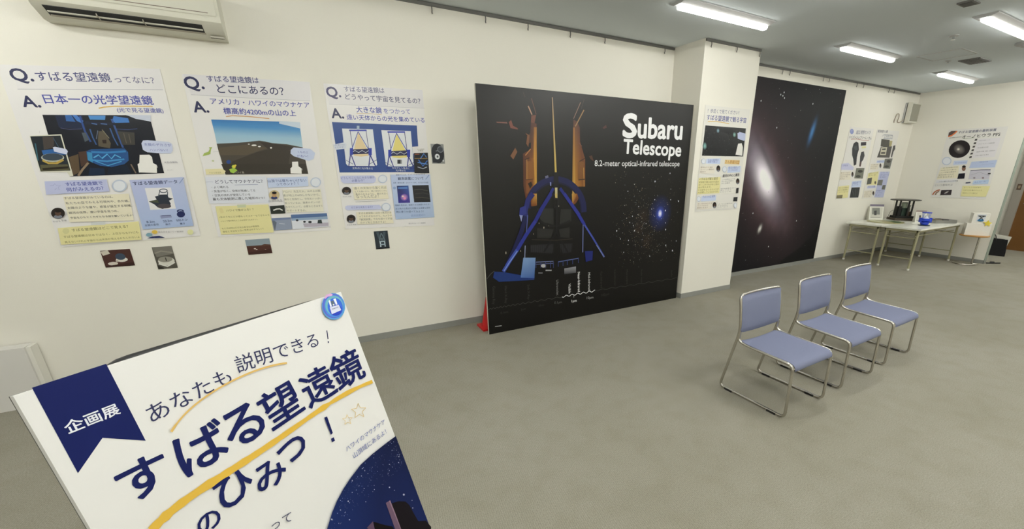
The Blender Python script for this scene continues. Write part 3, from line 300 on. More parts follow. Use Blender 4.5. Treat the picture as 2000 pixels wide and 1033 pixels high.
('portrait',[('E',.424,.632,.039,.0005,.019,-.0445,20,'2a2422'),('E',.436,.604,.0235,0,.0065,-.015,20,'7a7f8a'),('E',.424,.632,.0175,.0005,.0095,-.023,20,'5a4438'),('E',.416,.65,.018,0,.005,-.012,20,'1c1716')]),
('sticky_note',[('P',[(.015,.487),(.405,.526),(.462,.263),(.054,.269)],'e2dba2'),('T','温度をマイナス100',.057,.467,.0593,.3376,None,'8a845a',0),('T','度に冷やして使う',.061,.426,.0478,.2723,None,'8a845a',0),('P',[(.045,.393),(.205,.408),(.227,.283),(.052,.272)],'5a5c58'),('E',.373,.306,.032,0,.013,-.0305,20,'4a4440')]),
('data_panel',[('P',[(.459,.517),(.859,.518),(.843,-.001),(.47,.013)],'b9bfe0'),('T','カメラのレンズは',.509,.483,.0109,.274,None,'6a74b0',0),('T','高さ1.65メートル',.511,.436,.0029,.345,None,'6a74b0',0),('T','重さ900キロ',.513,.389,0,.241,None,'6a74b0',0),('P',[(.475,.356),(.663,.359),(.664,.246),(.472,.254)],'6f716c'),('P',[(.699,.251),(.825,.252),(.83,.157),(.688,.165)],'5f625e'),('T','望遠鏡の上に',.484,.127,-.0123,.324,.0278,'6a74b0',0),('T','とりつけて',.488,.085,-.0187,.267,.0278,'6a74b0',0),('T','使います',.492,.043,-.0284,.2111,.0278,'6a74b0',0)]),
('text_panel',[('P',[(.093,.238),(.437,.238),(.436,.199),(.097,.198)],'c3c8e6'),('T','すばるの自慢',.126,.21,0,.271,None,'6a74b0',0)]),
('text_panel',[('P',[(.012,.154),(.333,.156),(.359,.013),(.038,.014)],'e2dccc'),('T','どんな宇宙の',.046,.129,-.0071,.282,.0219,'8a7c70',0),('T','写真がとれる',.049,.096,-.007,.285,.0219,'8a7c70',0),('T','かたのしみに',.052,.063,-.0104,.288,.0219,'8a7c70',0),('T','していてね',.055,.03,-.0124,.242,.0219,'8a7c70',0)]),
('portrait',[('E',.393,.096,.0385,-.001,.019,-.044,20,'2a2422'),('E',.405,.068,.023,-.0005,.0065,-.015,20,'7a7f8a'),('E',.393,.096,.017,-.0005,.01,-.0225,20,'5a4438'),('E',.385,.114,.0175,-.0005,.005,-.012,20,'1c1716')])],
'p7':[
('heading',[('P',[(.02,1.145),(.016,1.217),(.049,1.245),(.135,1.243),(.103,1.18),(.06,1.145)],'5a4a48'),('S',[(.023,1.145),(.07,1.159),(.112,1.201),(.136,1.239)],.0244,'d87a4c'),('T','すばる望遠鏡の最新装置',.163,1.19,.0205,.5371,None,'4a4a6a',.014),('T','超広視野多天体分光器',.048,1.109,.0655,.1834,None,'55554a',.006),('T','オーノヒウラ PFS',.239,1.099,.0357,.5323,None,'3a3a3c',.02),('S',[(.26,1.095),(.421,1.105)],.0061,'7a8a6a')]),
('telescope_view',[('E',.247,.907,.1475,.0475,.062,-.1545,20,'241f22'),('E',.247,.907,.0945,-.0665,-.0285,-.073,20,'241f22','8a8480'),('E',.234,.906,.0295,0,.0055,-.0295,20,'6a6462','f0ece0')]),
('data_panel',[('P',[(.476,1.073),(.795,1.087),(.787,.758),(.471,.741)],'dfdce0'),('T','銀河の地図をつくる',.506,1.04,.0473,.1482,None,'8a888c',0),('T','ファイバー2400本',.508,.974,.058,.2244,None,'8a888c',0),('T','分光器は4台',.51,.907,.0722,.1524,None,'8a888c',0),('T','波長の幅 380-1260nm',.512,.839,.0822,.2559,None,'8a888c',0),('T','天体の動きを測る',.514,.771,.0931,.1828,None,'8a888c',0),('P',[(.439,1.079),(.472,1.082),(.471,1.05),(.437,1.048)],'4a4648'),('P',[(.438,1.019),(.471,1.022),(.47,.99),(.436,.987)],'4a4648'),('P',[(.437,.958),(.47,.961),(.469,.929),(.435,.927)],'4a4648'),('P',[(.436,.897),(.469,.9),(.468,.868),(.434,.865)],'4a4648'),('P',[(.435,.836),(.468,.839),(.467,.806),(.432,.803)],'4a4648'),('P',[(.433,.773),(.467,.776),(.466,.744),(.431,.74)],'4a4648')]),
('round_badge',[('E',.105,.691,.074,.001,.0135,-.077,20,'bcc6d8'),('E',.105,.691,.0595,.001,.0105,-.061,20,'dfe3ea')]),
('text_panel',[('P',[(.22,.693),(.423,.703),(.424,.634),(.221,.616)],'c4d0ea'),('T','なにがわかるの？',.246,.644,.0777,.1675,None,'6a74b0',.01)]),
('text_panel',[('P',[(.04,.566),(.317,.602),(.347,.375),(.024,.345)],'e6e0c8'),('T','一度に約2400個の天体を',.056,.547,.0942,.2551,None,'7c7a6c',0),('T','光の虹に分けて調べる',.051,.502,.0959,.2401,None,'7c7a6c',0),('T','ことで宇宙の歴史や',.045,.457,.0953,.2521,None,'7c7a6c',0),('T','銀河の成り立ちが',.04,.412,.0941,.234,None,'7c7a6c',0),('T','わかるんだよ！',.034,.366,.0984,.2442,None,'7c7a6c',0)]),
('portrait',[('E',.399,.554,.029,.001,.0095,-.049,20,'8a6a58'),('E',.393,.588,.0275,.0005,.004,-.0215,20,'1e1a18')]),
('inset_photograph',[('P',[(.344,.459),(.44,.468),(.451,.367),(.346,.359)],'1b1c28')]),
('text_panel',[('P',[(.484,.673),(.835,.703),(.834,.573),(.476,.562)],'b9c6e4'),('T','世界最大級の分光器',.598,.66,.0755,.1193,None,'6a74b0',.01),('S',[(.642,.623),(.807,.64)],.0041,'a0aed0')]),
('inset_photograph',[('P',[(.503,.521),(.788,.538),(.805,.366),(.513,.357)],'c6c4d0'),('S',[(.51,.513),(.662,.529),(.789,.531)],.0122,'5a5a70'),('P',[(.766,.473),(.803,.477),(.806,.451),(.767,.448)],'3a3a3c'),('E',.593,.383,.017,.0005,.003,-.0155,20,'8a8088'),('E',.717,.386,.017,.0005,.0035,-.0155,20,'8a7880'),('S',[(.532,.436),(.646,.485),(.794,.427)],.0051,'9a98a8')]),
('text_panel',[('P',[(.596,.335),(.809,.358),(.814,.28),(.592,.264)],'b9cce6'),('P',[(.489,.3),(.557,.31),(.56,.287),(.49,.276)],'55586a'),('T','みえない光',.619,.289,.1382,.1525,None,'6a74b0',0)]),
('text_panel',[('P',[(.034,.325),(.359,.344),(.33,.295),(.029,.276)],'dcdce0'),('T','ハワイ語で天の川の宇宙',.074,.286,.0891,.2922,None,'6a6a70',.01),('T','という意味だよ',.027,.21,.0687,.2767,None,'9a9aa0',0)]),
('instrument_photograph',[('S',[(.027,.042),(.046,.094),(.081,.129),(.125,.144)],.0228,'b0684a'),('S',[(.075,.044),(.081,.087),(.117,.114)],.0198,'8a6a50')]),
('inset_photograph',[('P',[(.149,.14),(.314,.152),(.321,.056),(.153,.04)],'3a3338'),('E',.24,.099,.035,.029,.009,-.014,20,'5a5458','e0dcd8')]),
('sticky_note',[('P',[(.457,.235),(.853,.242),(.839,.048),(.472,.038)],'e6e0a8'),('T','オーノヒウラは宇宙の',.485,.192,.0405,.2472,None,'8a845a',0),('T','かがやきを集めるという',.487,.141,.0336,.2682,None,'8a845a',0),('T','意味のハワイ語だよ',.488,.089,.0275,.2181,None,'8a845a',0)])],
'gal':[],
'panel':[
('title_lettering',[('T','S',1.715,2.079,.0109,.184,.2345,'e8e8ea',.035),('T','ubaru',1.929,2.075,.0073,.689,None,'e8e8ea',.035)]),
('title_lettering',[('T','Telescope',1.727,1.9,-.0212,.8982,None,'e8e8ea',.03)]),
('subtitle_lettering',[('T','8.2-meter optical-infrared telescope',1.335,1.76,.0016,1.285,None,'dcdcde',.01)]),
('printed_telescope',[('P',[(.616,2.243),(.594,2.155),(.555,2.165),(.563,2.235)],'7a4634'),('S',[(.53,2.318),(.57,2.241)],.0121,'c89a80'),('S',[(.567,2.388),(.616,2.248)],.0063,'7c5040'),('S',[(.479,2.434),(.499,2.394)],.0041,'4a3c36'),('P',[(.555,2.17),(.618,2.162),(.617,1.837),(.546,1.837),(.552,1.984),(.526,1.972),(.518,2.049),(.546,2.072)],['5a3428','6a3c28','b0742a','7a4622','603a22','5a3824','5a3824','553428']),('P',[(.46,1.876),(.548,1.916),(.546,1.837),(.617,1.837),(.607,1.36),(.54,1.351),(.486,1.402),(.456,1.559)],['5c3220','7a4624','8a5226','b8782c','c88e36','8a4c1c','743c18','5c321c']),('P',[(.505,1.803),(.586,1.803),(.582,1.622),(.499,1.623)],'96602a'),('P',[(.488,1.617),(.568,1.618),(.565,1.484),(.488,1.487)],'8a5226'),('S',[(.502,1.82),(.497,1.623)],.005,'e0a85a'),('S',[(.486,1.859),(.548,1.922)],.01,'c8864a'),('S',[(.478,1.819),(.532,1.837)],.0085,'3a2416'),('S',[(.486,1.623),(.568,1.628)],.007,'4a2c14'),('P',[(.587,2.128),(.62,2.129),(.605,1.422),(.591,1.41),(.58,1.837)],['a06a30','b87c34','f0cc60','e0a840','dca040']),('P',[(.509,1.587),(.547,1.604),(.56,1.569),(.531,1.533)],'2a1a12'),('P',[(1.05,2.224),(1.097,2.204),(1.131,2.148),(1.138,2.008),(1.194,1.865),(1.207,1.841),(1.215,1.542),(1.062,1.545)],['5a3428','623828','643828','74422a','7c4a26','844c24','844c24','cc8e34']),('P',[(1.112,1.804),(1.193,1.804),(1.197,1.618),(1.115,1.619)],'8e5c2c'),('S',[(1.053,2.23),(1.137,2.391)],.0073,'a07a6a'),('S',[(1.076,2.157),(1.18,2.321)],.0126,'b0885c'),('S',[(1.146,2.33),(1.18,2.422)],.0051,'4a3c36'),('S',[(1.19,1.743),(1.199,1.542)],.008,'d8a050'),('S',[(1.123,1.613),(1.208,1.621)],.0112,'3a2416'),('S',[(1.134,1.807),(1.207,1.841)],.0106,'4a2c1a'),('S',[(1.123,1.996),(1.162,1.961)],.0064,'8a5a4a'),('P',[(1.047,2.145),(1.069,2.145),(1.082,1.507),(1.065,1.367),(1.046,1.367)],['a06a30','b07434','f0cc60','d09a40','e0b050']),('P',[(1.051,1.508),(1.11,1.481),(1.13,1.416),(1.096,1.365),(1.05,1.341)],['e8c060','a86a30','8a4a20','6a3818','8a4c20']),('P',[(.188,2.158),(.298,2.16),(.304,2.147),(.193,2.15)],'8a5a50'),('P',[(.317,2.16),(.343,2.182),(.362,2.13),(.41,2.111),(.412,2.098),(.334,2.108)],'8a4f42'),('P',[(.322,1.852),(.377,1.93),(.399,1.892),(.353,1.819)],'8a5c3c'),('P',[(.493,2.07),(.512,2.047),(.499,1.971),(.522,1.938),(.538,2.05)],'8a5a3c'),('P',[(1.256,1.86),(1.295,1.872),(1.321,1.811),(1.281,1.829)],'5a3828'),('P',[(1.425,2.159),(1.471,2.19),(1.481,2.161),(1.442,2.147)],'5a3230'),('P',[(.794,2.413),(.805,2.414),(.849,1.696),(.826,1.696)],['b89878','c8a888','f0d070','e0c060']),('P',[(.826,1.541),(.858,1.54),(.858,1.419),(.831,1.42)],'dcd0a0'),('S',[(.498,1.336),(.505,1.378),(.518,1.418),(.537,1.456),(.561,1.492),(.59,1.524),(.623,1.551),(.66,1.575),(.701,1.594),(.744,1.607),(.789,1.615),(.836,1.618),(.883,1.614),(.929,1.605),(.975,1.59),(1.018,1.569),(1.058,1.544),(1.095,1.513),(1.127,1.478),(1.155,1.439),(1.176,1.397),(1.191,1.353),(1.199,1.307),(1.201,1.261)],.0762,'171d55'),('S',[(.53,1.332),(.537,1.371),(.548,1.408),(.565,1.443),(.587,1.475),(.613,1.504),(.643,1.53),(.677,1.551),(.714,1.568),(.753,1.58),(.794,1.588),(.836,1.59),(.878,1.586),(.92,1.578),(.961,1.564),(1,1.545),(1.037,1.522),(1.07,1.494),(1.099,1.462),(1.123,1.426),(1.142,1.388),(1.155,1.348),(1.163,1.307),(1.164,1.265)],.017,'10143c'),('P',[(.816,1.696),(.867,1.696),(.874,1.537),(.808,1.539)],'14141c'),('P',[(.708,1.656),(.744,1.667),(.751,1.643),(.715,1.632)],'7a7c9c'),('P',[(.765,1.595),(.782,1.594),(.782,1.558),(.768,1.558)],'8a94d8'),('S',[(.808,1.533),(.705,1.369),(.616,1.26)],.034,'232e8c'),('S',[(.889,1.531),(1.018,1.381),(1.146,1.232)],.0336,'232e8c'),('P',[(.564,1.483),(.6,1.482),(.604,1.36),(.54,1.356),(.535,1.412)],['b8782c','d8a040','8a4818','7a3c14','7a4018']),('P',[(1.04,1.469),(1.11,1.467),(1.13,1.415),(1.073,1.378),(1.046,1.379)],['e0b050','a0602a','6a3818','6a3818','c89040']),('P',[(.825,1.475),(.855,1.475),(.855,1.418),(.831,1.419)],'e0c878'),('P',[(.61,1.328),(.807,1.319),(.806,1.145),(.687,1.179),(.644,1.213)],'2a2b2a'),('P',[(.897,1.309),(1.035,1.302),(1.036,1.171),(.928,1.138),(.882,1.141)],'2b2c2b'),('P',[(.606,1.12),(.806,1.093),(.775,1.003),(.604,1.016)],'2b2b2a'),('P',[(.874,1.088),(1.014,1.105),(1.015,.984),(.897,1)],'2b2b2a'),('P',[(.522,.944),(.805,.933),(.789,.826),(.52,.866)],'26262b'),('P',[(.882,.927),(1.055,.919),(1.041,.816),(.929,.813)],'24242a'),('S',[(.537,.941),(.535,.864)],.004,'3a3a40'),('S',[(.56,.939),(.558,.862)],.004,'3a3a40'),('S',[(.583,.937),(.582,.86)],.0051,'3a3a40'),('S',[(.607,.934),(.605,.857)],.0041,'3a3a40'),('S',[(.63,.932),(.629,.855)],.004,'3a3a40'),('S',[(.654,.93),(.653,.853)],.004,'3a3a40'),('S',[(.678,.928),(.677,.851)],.0051,'3a3a40'),('S',[(.702,.926),(.701,.848)],.0051,'3a3a40'),('S',[(.726,.924),(.725,.846)],.004,'3a3a40'),('S',[(.75,.922),(.749,.844)],.004,'3a3a40'),('S',[(.774,.92),(.774,.841)],.0051,'3a3a40'),('S',[(.799,.918),(.798,.839)],.004,'3a3a40'),('S',[(.897,.919),(.897,.83)],.0051,'34343a'),('S',[(.922,.917),(.923,.827)],.0051,'34343a'),('S',[(.947,.914),(.948,.825)],.005,'34343a'),('S',[(.973,.912),(.973,.823)],.0051,'34343a'),('S',[(.998,.91),(.999,.82)],.005,'34343a'),('S',[(1.023,.908),(1.024,.818)],.0051,'34343a'),('S',[(.807,1.42),(.867,1.418),(.867,1.336),(.807,1.338)],.03,'16161a'),('S',[(.844,1.337),(.843,1.064),(.683,.85)],.0244,'101014'),('S',[(.843,1.064),(.992,.821)],.0206,'101014'),('S',[(.538,1.002),(.836,.971),(1.055,.97)],.0081,'3c332c'),('S',[(.63,1.201),(.746,1.13),(.866,1.128),(1.021,1.178)],.019,'131316'),('E',.629,1.172,.004,0,0,-.008,8,'b8b0a0'),('E',.687,1.121,.0065,-.0005,-.0005,-.0115,8,'b8b0a0'),('E',.746,1.136,.004,-.0005,0,-.0085,8,'b8b0a0'),('E',.561,1.061,.0035,0,-.0005,-.007,8,'b8b0a0'),('E',.874,1.342,.0045,-.0005,0,-.0085,8,'b8b0a0'),('E',.403,.89,.0045,-.0005,-.0005,-.0085,8,'b8b0a0'),('E',.232,.886,.0075,-.0005,-.0005,-.015,8,'b8b0a0'),('S',[(.564,1.483),(.5,1.413),(.469,1.304),(.474,1.242)],.0544,'1f287a'),('S',[(.474,1.254),(.413,1.082),(.322,.897),(.239,.749)],.0506,'141a52'),('S',[(.778,1.477),(.661,1.32),(.586,1.198)],.0443,'232c8a'),('S',[(.586,1.198),(.468,1.053),(.364,.906)],.0419,'2c38a0'),('S',[(.364,.906),(.276,.798),(.194,.688)],.0394,'3f58c0'),('S',[(.364,.893),(.268,.779),(.202,.694)],.0114,'8fa8f0'),('S',[(.942,1.472),(1.114,1.259),(1.213,1.119)],.038,'2a34a0'),('S',[(1.213,1.119),(1.334,.959),(1.507,.713)],.0215,'4a5ac0'),('S',[(1.388,.869),(1.507,.713)],.0108,'8a98c8'),('S',[(.496,1.265),(.476,1.084)],.0102,'5a66b0'),('S',[(.458,.944),(.449,.813)],.01,'9aa4c8'),('S',[(1.194,1.121),(1.196,.801)],.012,'7a86c4'),('P',[(.408,1.344),(.478,1.365),(.482,1.279),(.44,1.268),(.42,1.201),(.399,1.273)],'2c3690'),('P',[(.399,1.273),(.44,1.266),(.42,1.198)],'9aa2d8'),('P',[(.092,.7),(.201,.681),(.397,.624),(.565,.589),(.557,.549),(.14,.582),(.075,.636)],'1d3c86'),('P',[(.432,.814),(.58,.799),(.56,.569),(.393,.597)],['8fb2e4','82a6dc','4a6fb4','5a80c4']),('S',[(.584,.749),(.804,.735)],.0091,'7a86b8'),('S',[(.576,.725),(.804,.712)],.0071,'6a76a8'),('E',.676,.697,.033,-.0035,0,-.0195,20,'d8d8d8'),('S',[(.703,.642),(.78,.633)],.014,'c8c8cc'),('S',[(.611,.623),(.664,.616)],.01,'9a9aa0'),('S',[(.866,.722),(1.14,.736)],.0102,'6a7ab8'),('S',[(.866,.722),(.866,.666)],.0061,'4a5aa0'),('S',[(.929,.725),(.929,.669)],.007,'4a5aa0'),('S',[(.985,.728),(.986,.672)],.0071,'4a5aa0'),('S',[(1.058,.732),(1.059,.675)],.0071,'4a5aa0'),('S',[(1.136,.736),(1.137,.679)],.007,'4a5aa0'),('S',[(.584,.752),(.582,.684)],.0061,'4a5490'),('S',[(.643,.745),(.642,.677)],.006,'4a5490'),('S',[(.704,.739),(.703,.67)],.006,'4a5490'),('S',[(.765,.733),(.764,.663)],.0071,'4a5490'),('S',[(.804,.728),(.803,.659)],.0061,'4a5490'),('P',[(1.224,.813),(1.339,.805),(1.334,.694),(1.241,.682)],'1f2c80'),('P',[(.946,.636),(1.105,.642),(1.106,.566),(.946,.568)],['9a9aa0','a8a8ae','5a5a60','4a4a50']),('S',[(.007,.632),(.05,.679),(.093,.707)],.0078,'5a5a5c')]),
('wavelength_scale',[('S',[(.917,.298),(.924,.293),(.932,.29),(.939,.29),(.947,.293),(.954,.298),(.962,.303),(.97,.307),(.977,.308),(.985,.306),(.992,.301),(1,.296),(1.008,.292),(1.015,.291),(1.023,.293),(1.03,.297),(1.038,.303),(1.046,.308),(1.053,.309),(1.061,.308),(1.069,.304),(1.077,.299),(1.084,.294),(1.092,.292),(1.1,.293),(1.108,.297),(1.115,.302),(1.123,.308),(1.131,.31),(1.138,.31),(1.146,.307),(1.154,.301),(1.162,.296),(1.17,.293),(1.178,.293),(1.186,.297),(1.193,.302),(1.201,.307),(1.209,.311),(1.217,.312),(1.225,.309),(1.233,.304),(1.241,.299),(1.249,.295),(1.257,.294),(1.265,.296),(1.273,.301),(1.281,.307),(1.289,.311),(1.296,.313),(1.305,.312),(1.313,.307),(1.321,.302),(1.329,.297),(1.337,.295),(1.345,.296),(1.353,.301),(1.361,.306),(1.369,.311),(1.377,.314),(1.385,.314)],.0082,'e0e0e2'),('S',[(0,.296),(.007,.289),(.016,.294),(.024,.303),(.031,.3),(.039,.291),(.046,.29),(.055,.299),(.063,.303),(.07,.298),(.078,.29),(.086,.291),(.094,.3),(.102,.303),(.109,.298),(.117,.29),(.125,.291),(.133,.298),(.141,.303),(.149,.301),(.157,.293),(.165,.289),(.173,.294),(.181,.301),(.189,.304),(.197,.299),(.205,.292),(.213,.289),(.221,.294),(.229,.301),(.237,.304),(.245,.3),(.253,.293),(.261,.289),(.269,.292),(.278,.299),(.286,.303),(.294,.303),(.302,.297),(.31,.291),(.318,.289),(.327,.293),(.335,.299),(.343,.303),(.352,.303),(.36,.298),(.368,.292),(.376,.289),(.384,.291),(.393,.296),(.401,.302),(.41,.304),(.418,.302),(.426,.297),(.435,.292),(.443,.289),(.451,.291),(.46,.296),(.468,.301),(.477,.304),(.485,.303),(.494,.299),(.502,.294),(.511,.29),(.519,.29),(.528,.293),(.536,.297),(.545,.302),(.554,.304),(.562,.303),(.571,.3),(.579,.295),(.588,.291),(.596,.289),(.605,.291),(.614,.295),(.622,.299),(.631,.303),(.64,.304),(.649,.303),(.657,.3),(.666,.295),(.675,.291),(.683,.29),(.692,.29),(.701,.293),(.71,.297),(.719,.301),(.728,.304),(.737,.305),(.745,.303),(.754,.3),(.763,.295),(.772,.292),(.781,.29),(.79,.29),(.799,.292),(.808,.295),(.817,.299),(.826,.302),(.835,.304),(.844,.305),(.853,.303),(.862,.3),(.871,.296),(.88,.293),(.889,.29),(.899,.29),(.908,.29),(.917,.293)],.005,'4c4a4a'),('S',[(1.386,.307),(1.407,.301),(1.427,.3),(1.448,.304),(1.469,.31),(1.49,.312),(1.511,.309),(1.532,.303),(1.554,.298),(1.575,.299),(1.596,.305),(1.618,.31),(1.639,.31),(1.661,.306),(1.683,.299),(1.705,.296),(1.727,.299),(1.749,.305),(1.77,.309),(1.793,.308),(1.815,.302),(1.838,.296),(1.86,.295),(1.882,.3),(1.905,.306),(1.927,.308),(1.95,.304),(1.973,.298),(1.997,.293),(2.02,.295),(2.042,.301),(2.065,.306),(2.088,.306),(2.112,.3),(2.136,.294),(2.16,.292),(2.183,.295),(2.206,.301),(2.229,.305),(2.254,.303),(2.278,.296),(2.303,.291),(2.327,.291),(2.351,.296),(2.374,.302),(2.399,.303),(2.424,.299),(2.449,.292),(2.474,.288),(2.499,.29),(2.523,.297),(2.547,.302),(2.573,.301),(2.599,.295),(2.625,.289),(2.65,.287),(2.675,.291),(2.7,.297),(2.726,.3),(2.752,.298)],.0063,'403f3e'),('T','Near-Infrared',1.13,.57,-1.5421,.2441,None,'e8e8e8',.02),('T','Mid-Infrared',1.276,.545,-1.5306,.2242,None,'c8c8c8',.01),('T','Visible',1.003,.443,-1.5372,.1191,None,'d8d8d8',.015),('T','Ultraviolet',.839,.511,-1.56,.185,None,'8a8a8a',0),('T','Gamma Ray',.065,.544,-1.62,.2032,None,'3c3c3c',0),('T','Hard X-Ray',.202,.526,-1.6067,.1951,None,'3c3c3c',0),('T','Soft X-Ray',.472,.505,-1.5823,.174,None,'3c3c3c',0),('T','Far-Infrared',1.453,.534,-1.5123,.2054,None,'3a3836',0),('T','Submillimeter',1.662,.536,-1.4991,.2095,None,'3a3836',0),('T','Microwave',1.851,.514,-1.4825,.1928,None,'3a3836',0),('T','Radio wave',2.092,.486,-1.4683,.1759,None,'3a3836',0),('T','Radio',2.624,.41,-1.402,.0893,None,'3a3836',0),('T','1µm',1.046,.209,-.0274,.073,None,'d8d8d8',.02),('T','10µm',1.264,.215,-.0515,.0971,None,'9a9a9a',.01),('T','0.1µm',.812,.228,-.0685,.1022,None,'6a6a6a',0),('T','0.1nm',.14,.216,.0337,.0891,None,'3a3a3a',0),('T','1nm',.389,.214,.0739,.0541,None,'3a3a3a',0),('T','10nm',.608,.226,0,.067,None,'383838',0),('T','100µm',1.482,.219,-.0085,.118,None,'3a3836',0),('S',[(1.078,.291),(1.079,.265)],.0051,'c8c8c8'),('S',[(.069,.084),(.146,.08)],.0081,'b8b8b8')])],
'_gal':{'core':(1.036,1.469),'blue':(1.966,2.229),'small':(1.078,.686),'axis':[(.445,2.116),(1.847,.463)],'edge':[(2.565,.636),(2.446,.425),(2.161,.246),(1.735,.063)],'bright':[(.549,2.008),(.295,.34),(.451,.346),(1.355,.358),(1.143,2.709),(1.159,2.757),(1.093,2.721),(1.864,2.65),(.699,2.605),(1.116,2.256),(.285,1.06),(.475,2.117),(.866,.953),(1.968,.761),(.064,.169),(1.185,2.681)]},
'_pan':{'star':(2.358,1.19),'cl':[(2.024,1.023),(2.088,1.173),(2.162,.856)],'area':[(1.591,1.7),(2.83,.552)],'bright':[(2.473,1.677,5),(2.236,1.582,6),(2.447,1.223,6),(2.476,.978,6),(2.501,.769,6),(2.629,.687,7),(2.659,1.332,6),(1.681,1.017,6),(1.823,1.476,4),(1.744,.914,4),(1.87,.886,5),(1.958,1,6),(1.876,1.104,4),(1.933,1.064,4),(2.137,1.076,4),(2.466,1.065,4),(2.682,.813,4),(2.235,.65,4),(2.521,1.355,4),(2.509,1.486,3),(2.214,1.252,4),(2.001,1.291,4),(1.913,1.179,4),(1.805,.742,4),(2.252,1.364,4)]},
'_dims':{'PW':2.7736,'PH':2.4731},
'_board':{'TL':[-.4612,-3.5959,1.3996],'h':[.7734,.634,0],'d':[.1681,-.2051,-.9642],'n':[.6113,-.7457,.2652]},
'board':[
('ribbon',[('P',[(.021,.8807),(.1113,.8816),(.1107,.7242),(.0633,.7614),(.0184,.7228)],'101b58'),('T','企画展',.0304,.7911,-.0015,.068,None,'e4e6ee',.022)]),
('small_heading',[('T','あなたも',.1307,.7506,.0901,.1511,None,'33365a',0),('T','説明できる',.2969,.7767,-.0792,.2034,None,'33365a',0),('S',[(.535,.7888),(.529,.7657)],.0028,'33365a'),('S',[(.5273,.76),(.5261,.7555)],.0036,'33365a')]),
('main_heading',[('T','す',.0507,.6344,-.0407,.0689,None,'141d58',.022),('T','ば',.1383,.6265,-.0222,.0856,None,'141d58',.022),('T','る',.228,.6244,.0497,.0765,None,'141d58',.022),('T','望',.3118,.6221,.0867,.0889,None,'141d58',.018),('T','遠',.4115,.625,.0312,.0896,None,'141d58',.018),('T','鏡',.5025,.6271,.0144,.0973,None,'141d58',.018)]),
('second_heading',[('T','の',.1179,.5021,-.0303,.0396,None,'141d58',.02),('T','ひ',.1637,.5222,-.0672,.0685,None,'141d58',.02),('T','み',.2378,.5034,-.0075,.0663,None,'141d58',.02),('T','つ',.3,.5245,-.0267,.0673,None,'141d58',.02),('P',[(.4358,.5785),(.4441,.5772),(.4415,.5289),(.4348,.5274)],'141d58'),('P',[(.4309,.5183),(.4395,.517),(.439,.5071),(.4302,.5078)],'141d58')]),
('handwritten_note',[('T','ハワイのマウナケア',.4573,.4604,.0007,.1456,None,'5a68a8',0),('T','山頂域にあるよ！',.469,.4308,.0016,.1254,None,'5a68a8',0)]),
('body_lettering',[('T','って',.2273,.4126,-.2361,.0462,None,'4a4c66',0)]),
('brush_stroke',[('B',[(.1492,.7172),(.1538,.7211),(.1585,.7247),(.163,.7287),(.168,.7318),(.173,.7348),(.1781,.7375),(.1834,.7401),(.1887,.7425),(.1942,.7447),(.1998,.7467),(.2054,.7487),(.2112,.7504),(.217,.7521),(.223,.7536),(.2291,.755),(.2352,.7563),(.2415,.7575),(.2478,.7586),(.2543,.7595),(.2608,.7604),(.2674,.7611),(.2741,.7618),(.2809,.7623),(.2878,.7627),(.2947,.763),(.3018,.7632),(.3089,.7632),(.3162,.7631),(.3235,.7628),(.3309,.7624),(.3383,.7619),(.3459,.7611),(.3535,.7601),(.3613,.759),(.3691,.7576),(.377,.7559),(.385,.754),(.3931,.7519),(.4013,.7493)],[(.1472,.7215),(.1519,.7254),(.1567,.7291),(.1618,.7319),(.1668,.7351),(.1719,.7381),(.1772,.7409),(.1825,.7435),(.1879,.7459),(.1934,.7482),(.199,.7503),(.2048,.7523),(.2106,.7541),(.2165,.7558),(.2225,.7573),(.2286,.7588),(.2348,.7601),(.2411,.7613),(.2475,.7624),(.254,.7634),(.2605,.7643),(.2672,.7651),(.2739,.7657),(.2808,.7663),(.2877,.7667),(.2947,.767),(.3018,.7672),(.309,.7673),(.3163,.7672),(.3237,.767),(.3311,.7666),(.3387,.7661),(.3463,.7653),(.3541,.7644),(.3619,.7632),(.3698,.7619),(.3778,.7602),(.3859,.7583),(.3942,.7561),(.4025,.7536)],'d9b46a')]),
('brush_stroke',[('B',[(.0624,.559),(.0708,.5627),(.079,.5672),(.0881,.5677),(.0967,.5721),(.106,.5734),(.1155,.5741),(.1251,.5765),(.1351,.5774),(.1453,.5781),(.1559,.5777),(.1667,.5771),(.1776,.579),(.1889,.5802),(.2006,.5794),(.2124,.5806),(.2246,.5806),(.2371,.5803),(.2498,.5822),(.2629,.5824),(.2762,.5839),(.2899,.5843),(.304,.585),(.3182,.5872),(.333,.5879),(.348,.5893),(.3634,.591),(.3791,.593),(.3953,.5947),(.4122,.5951),(.4293,.5965),(.4473,.5956),(.4647,.6006),(.4838,.5991),(.5031,.5991),(.5232,.598),(.5438,.598),(.5653,.5976),(.5878,.5944),(.6113,.5903)],[(.0585,.5758),(.067,.5799),(.0762,.582),(.0849,.587),(.0945,.5871),(.1039,.5895),(.1135,.5918),(.1235,.5918),(.1336,.5928),(.1439,.5935),(.1544,.595),(.1651,.5965),(.1763,.5953),(.1877,.5947),(.1991,.596),(.211,.5955),(.2231,.5961),(.2354,.5973),(.2482,.5963),(.261,.5974),(.2744,.5974),(.2879,.5986),(.3018,.5998),(.3162,.5998),(.3307,.6014),(.3457,.6026),(.3611,.6035),(.377,.6044),(.3933,.6054),(.4097,.6077),(.427,.6087),(.4443,.6118),(.4633,.6085),(.4818,.6111),(.5013,.6114),(.5215,.6118),(.5427,.6099),(.5647,.6068),(.5875,.6047),(.6112,.6014)],'dcb347')]),
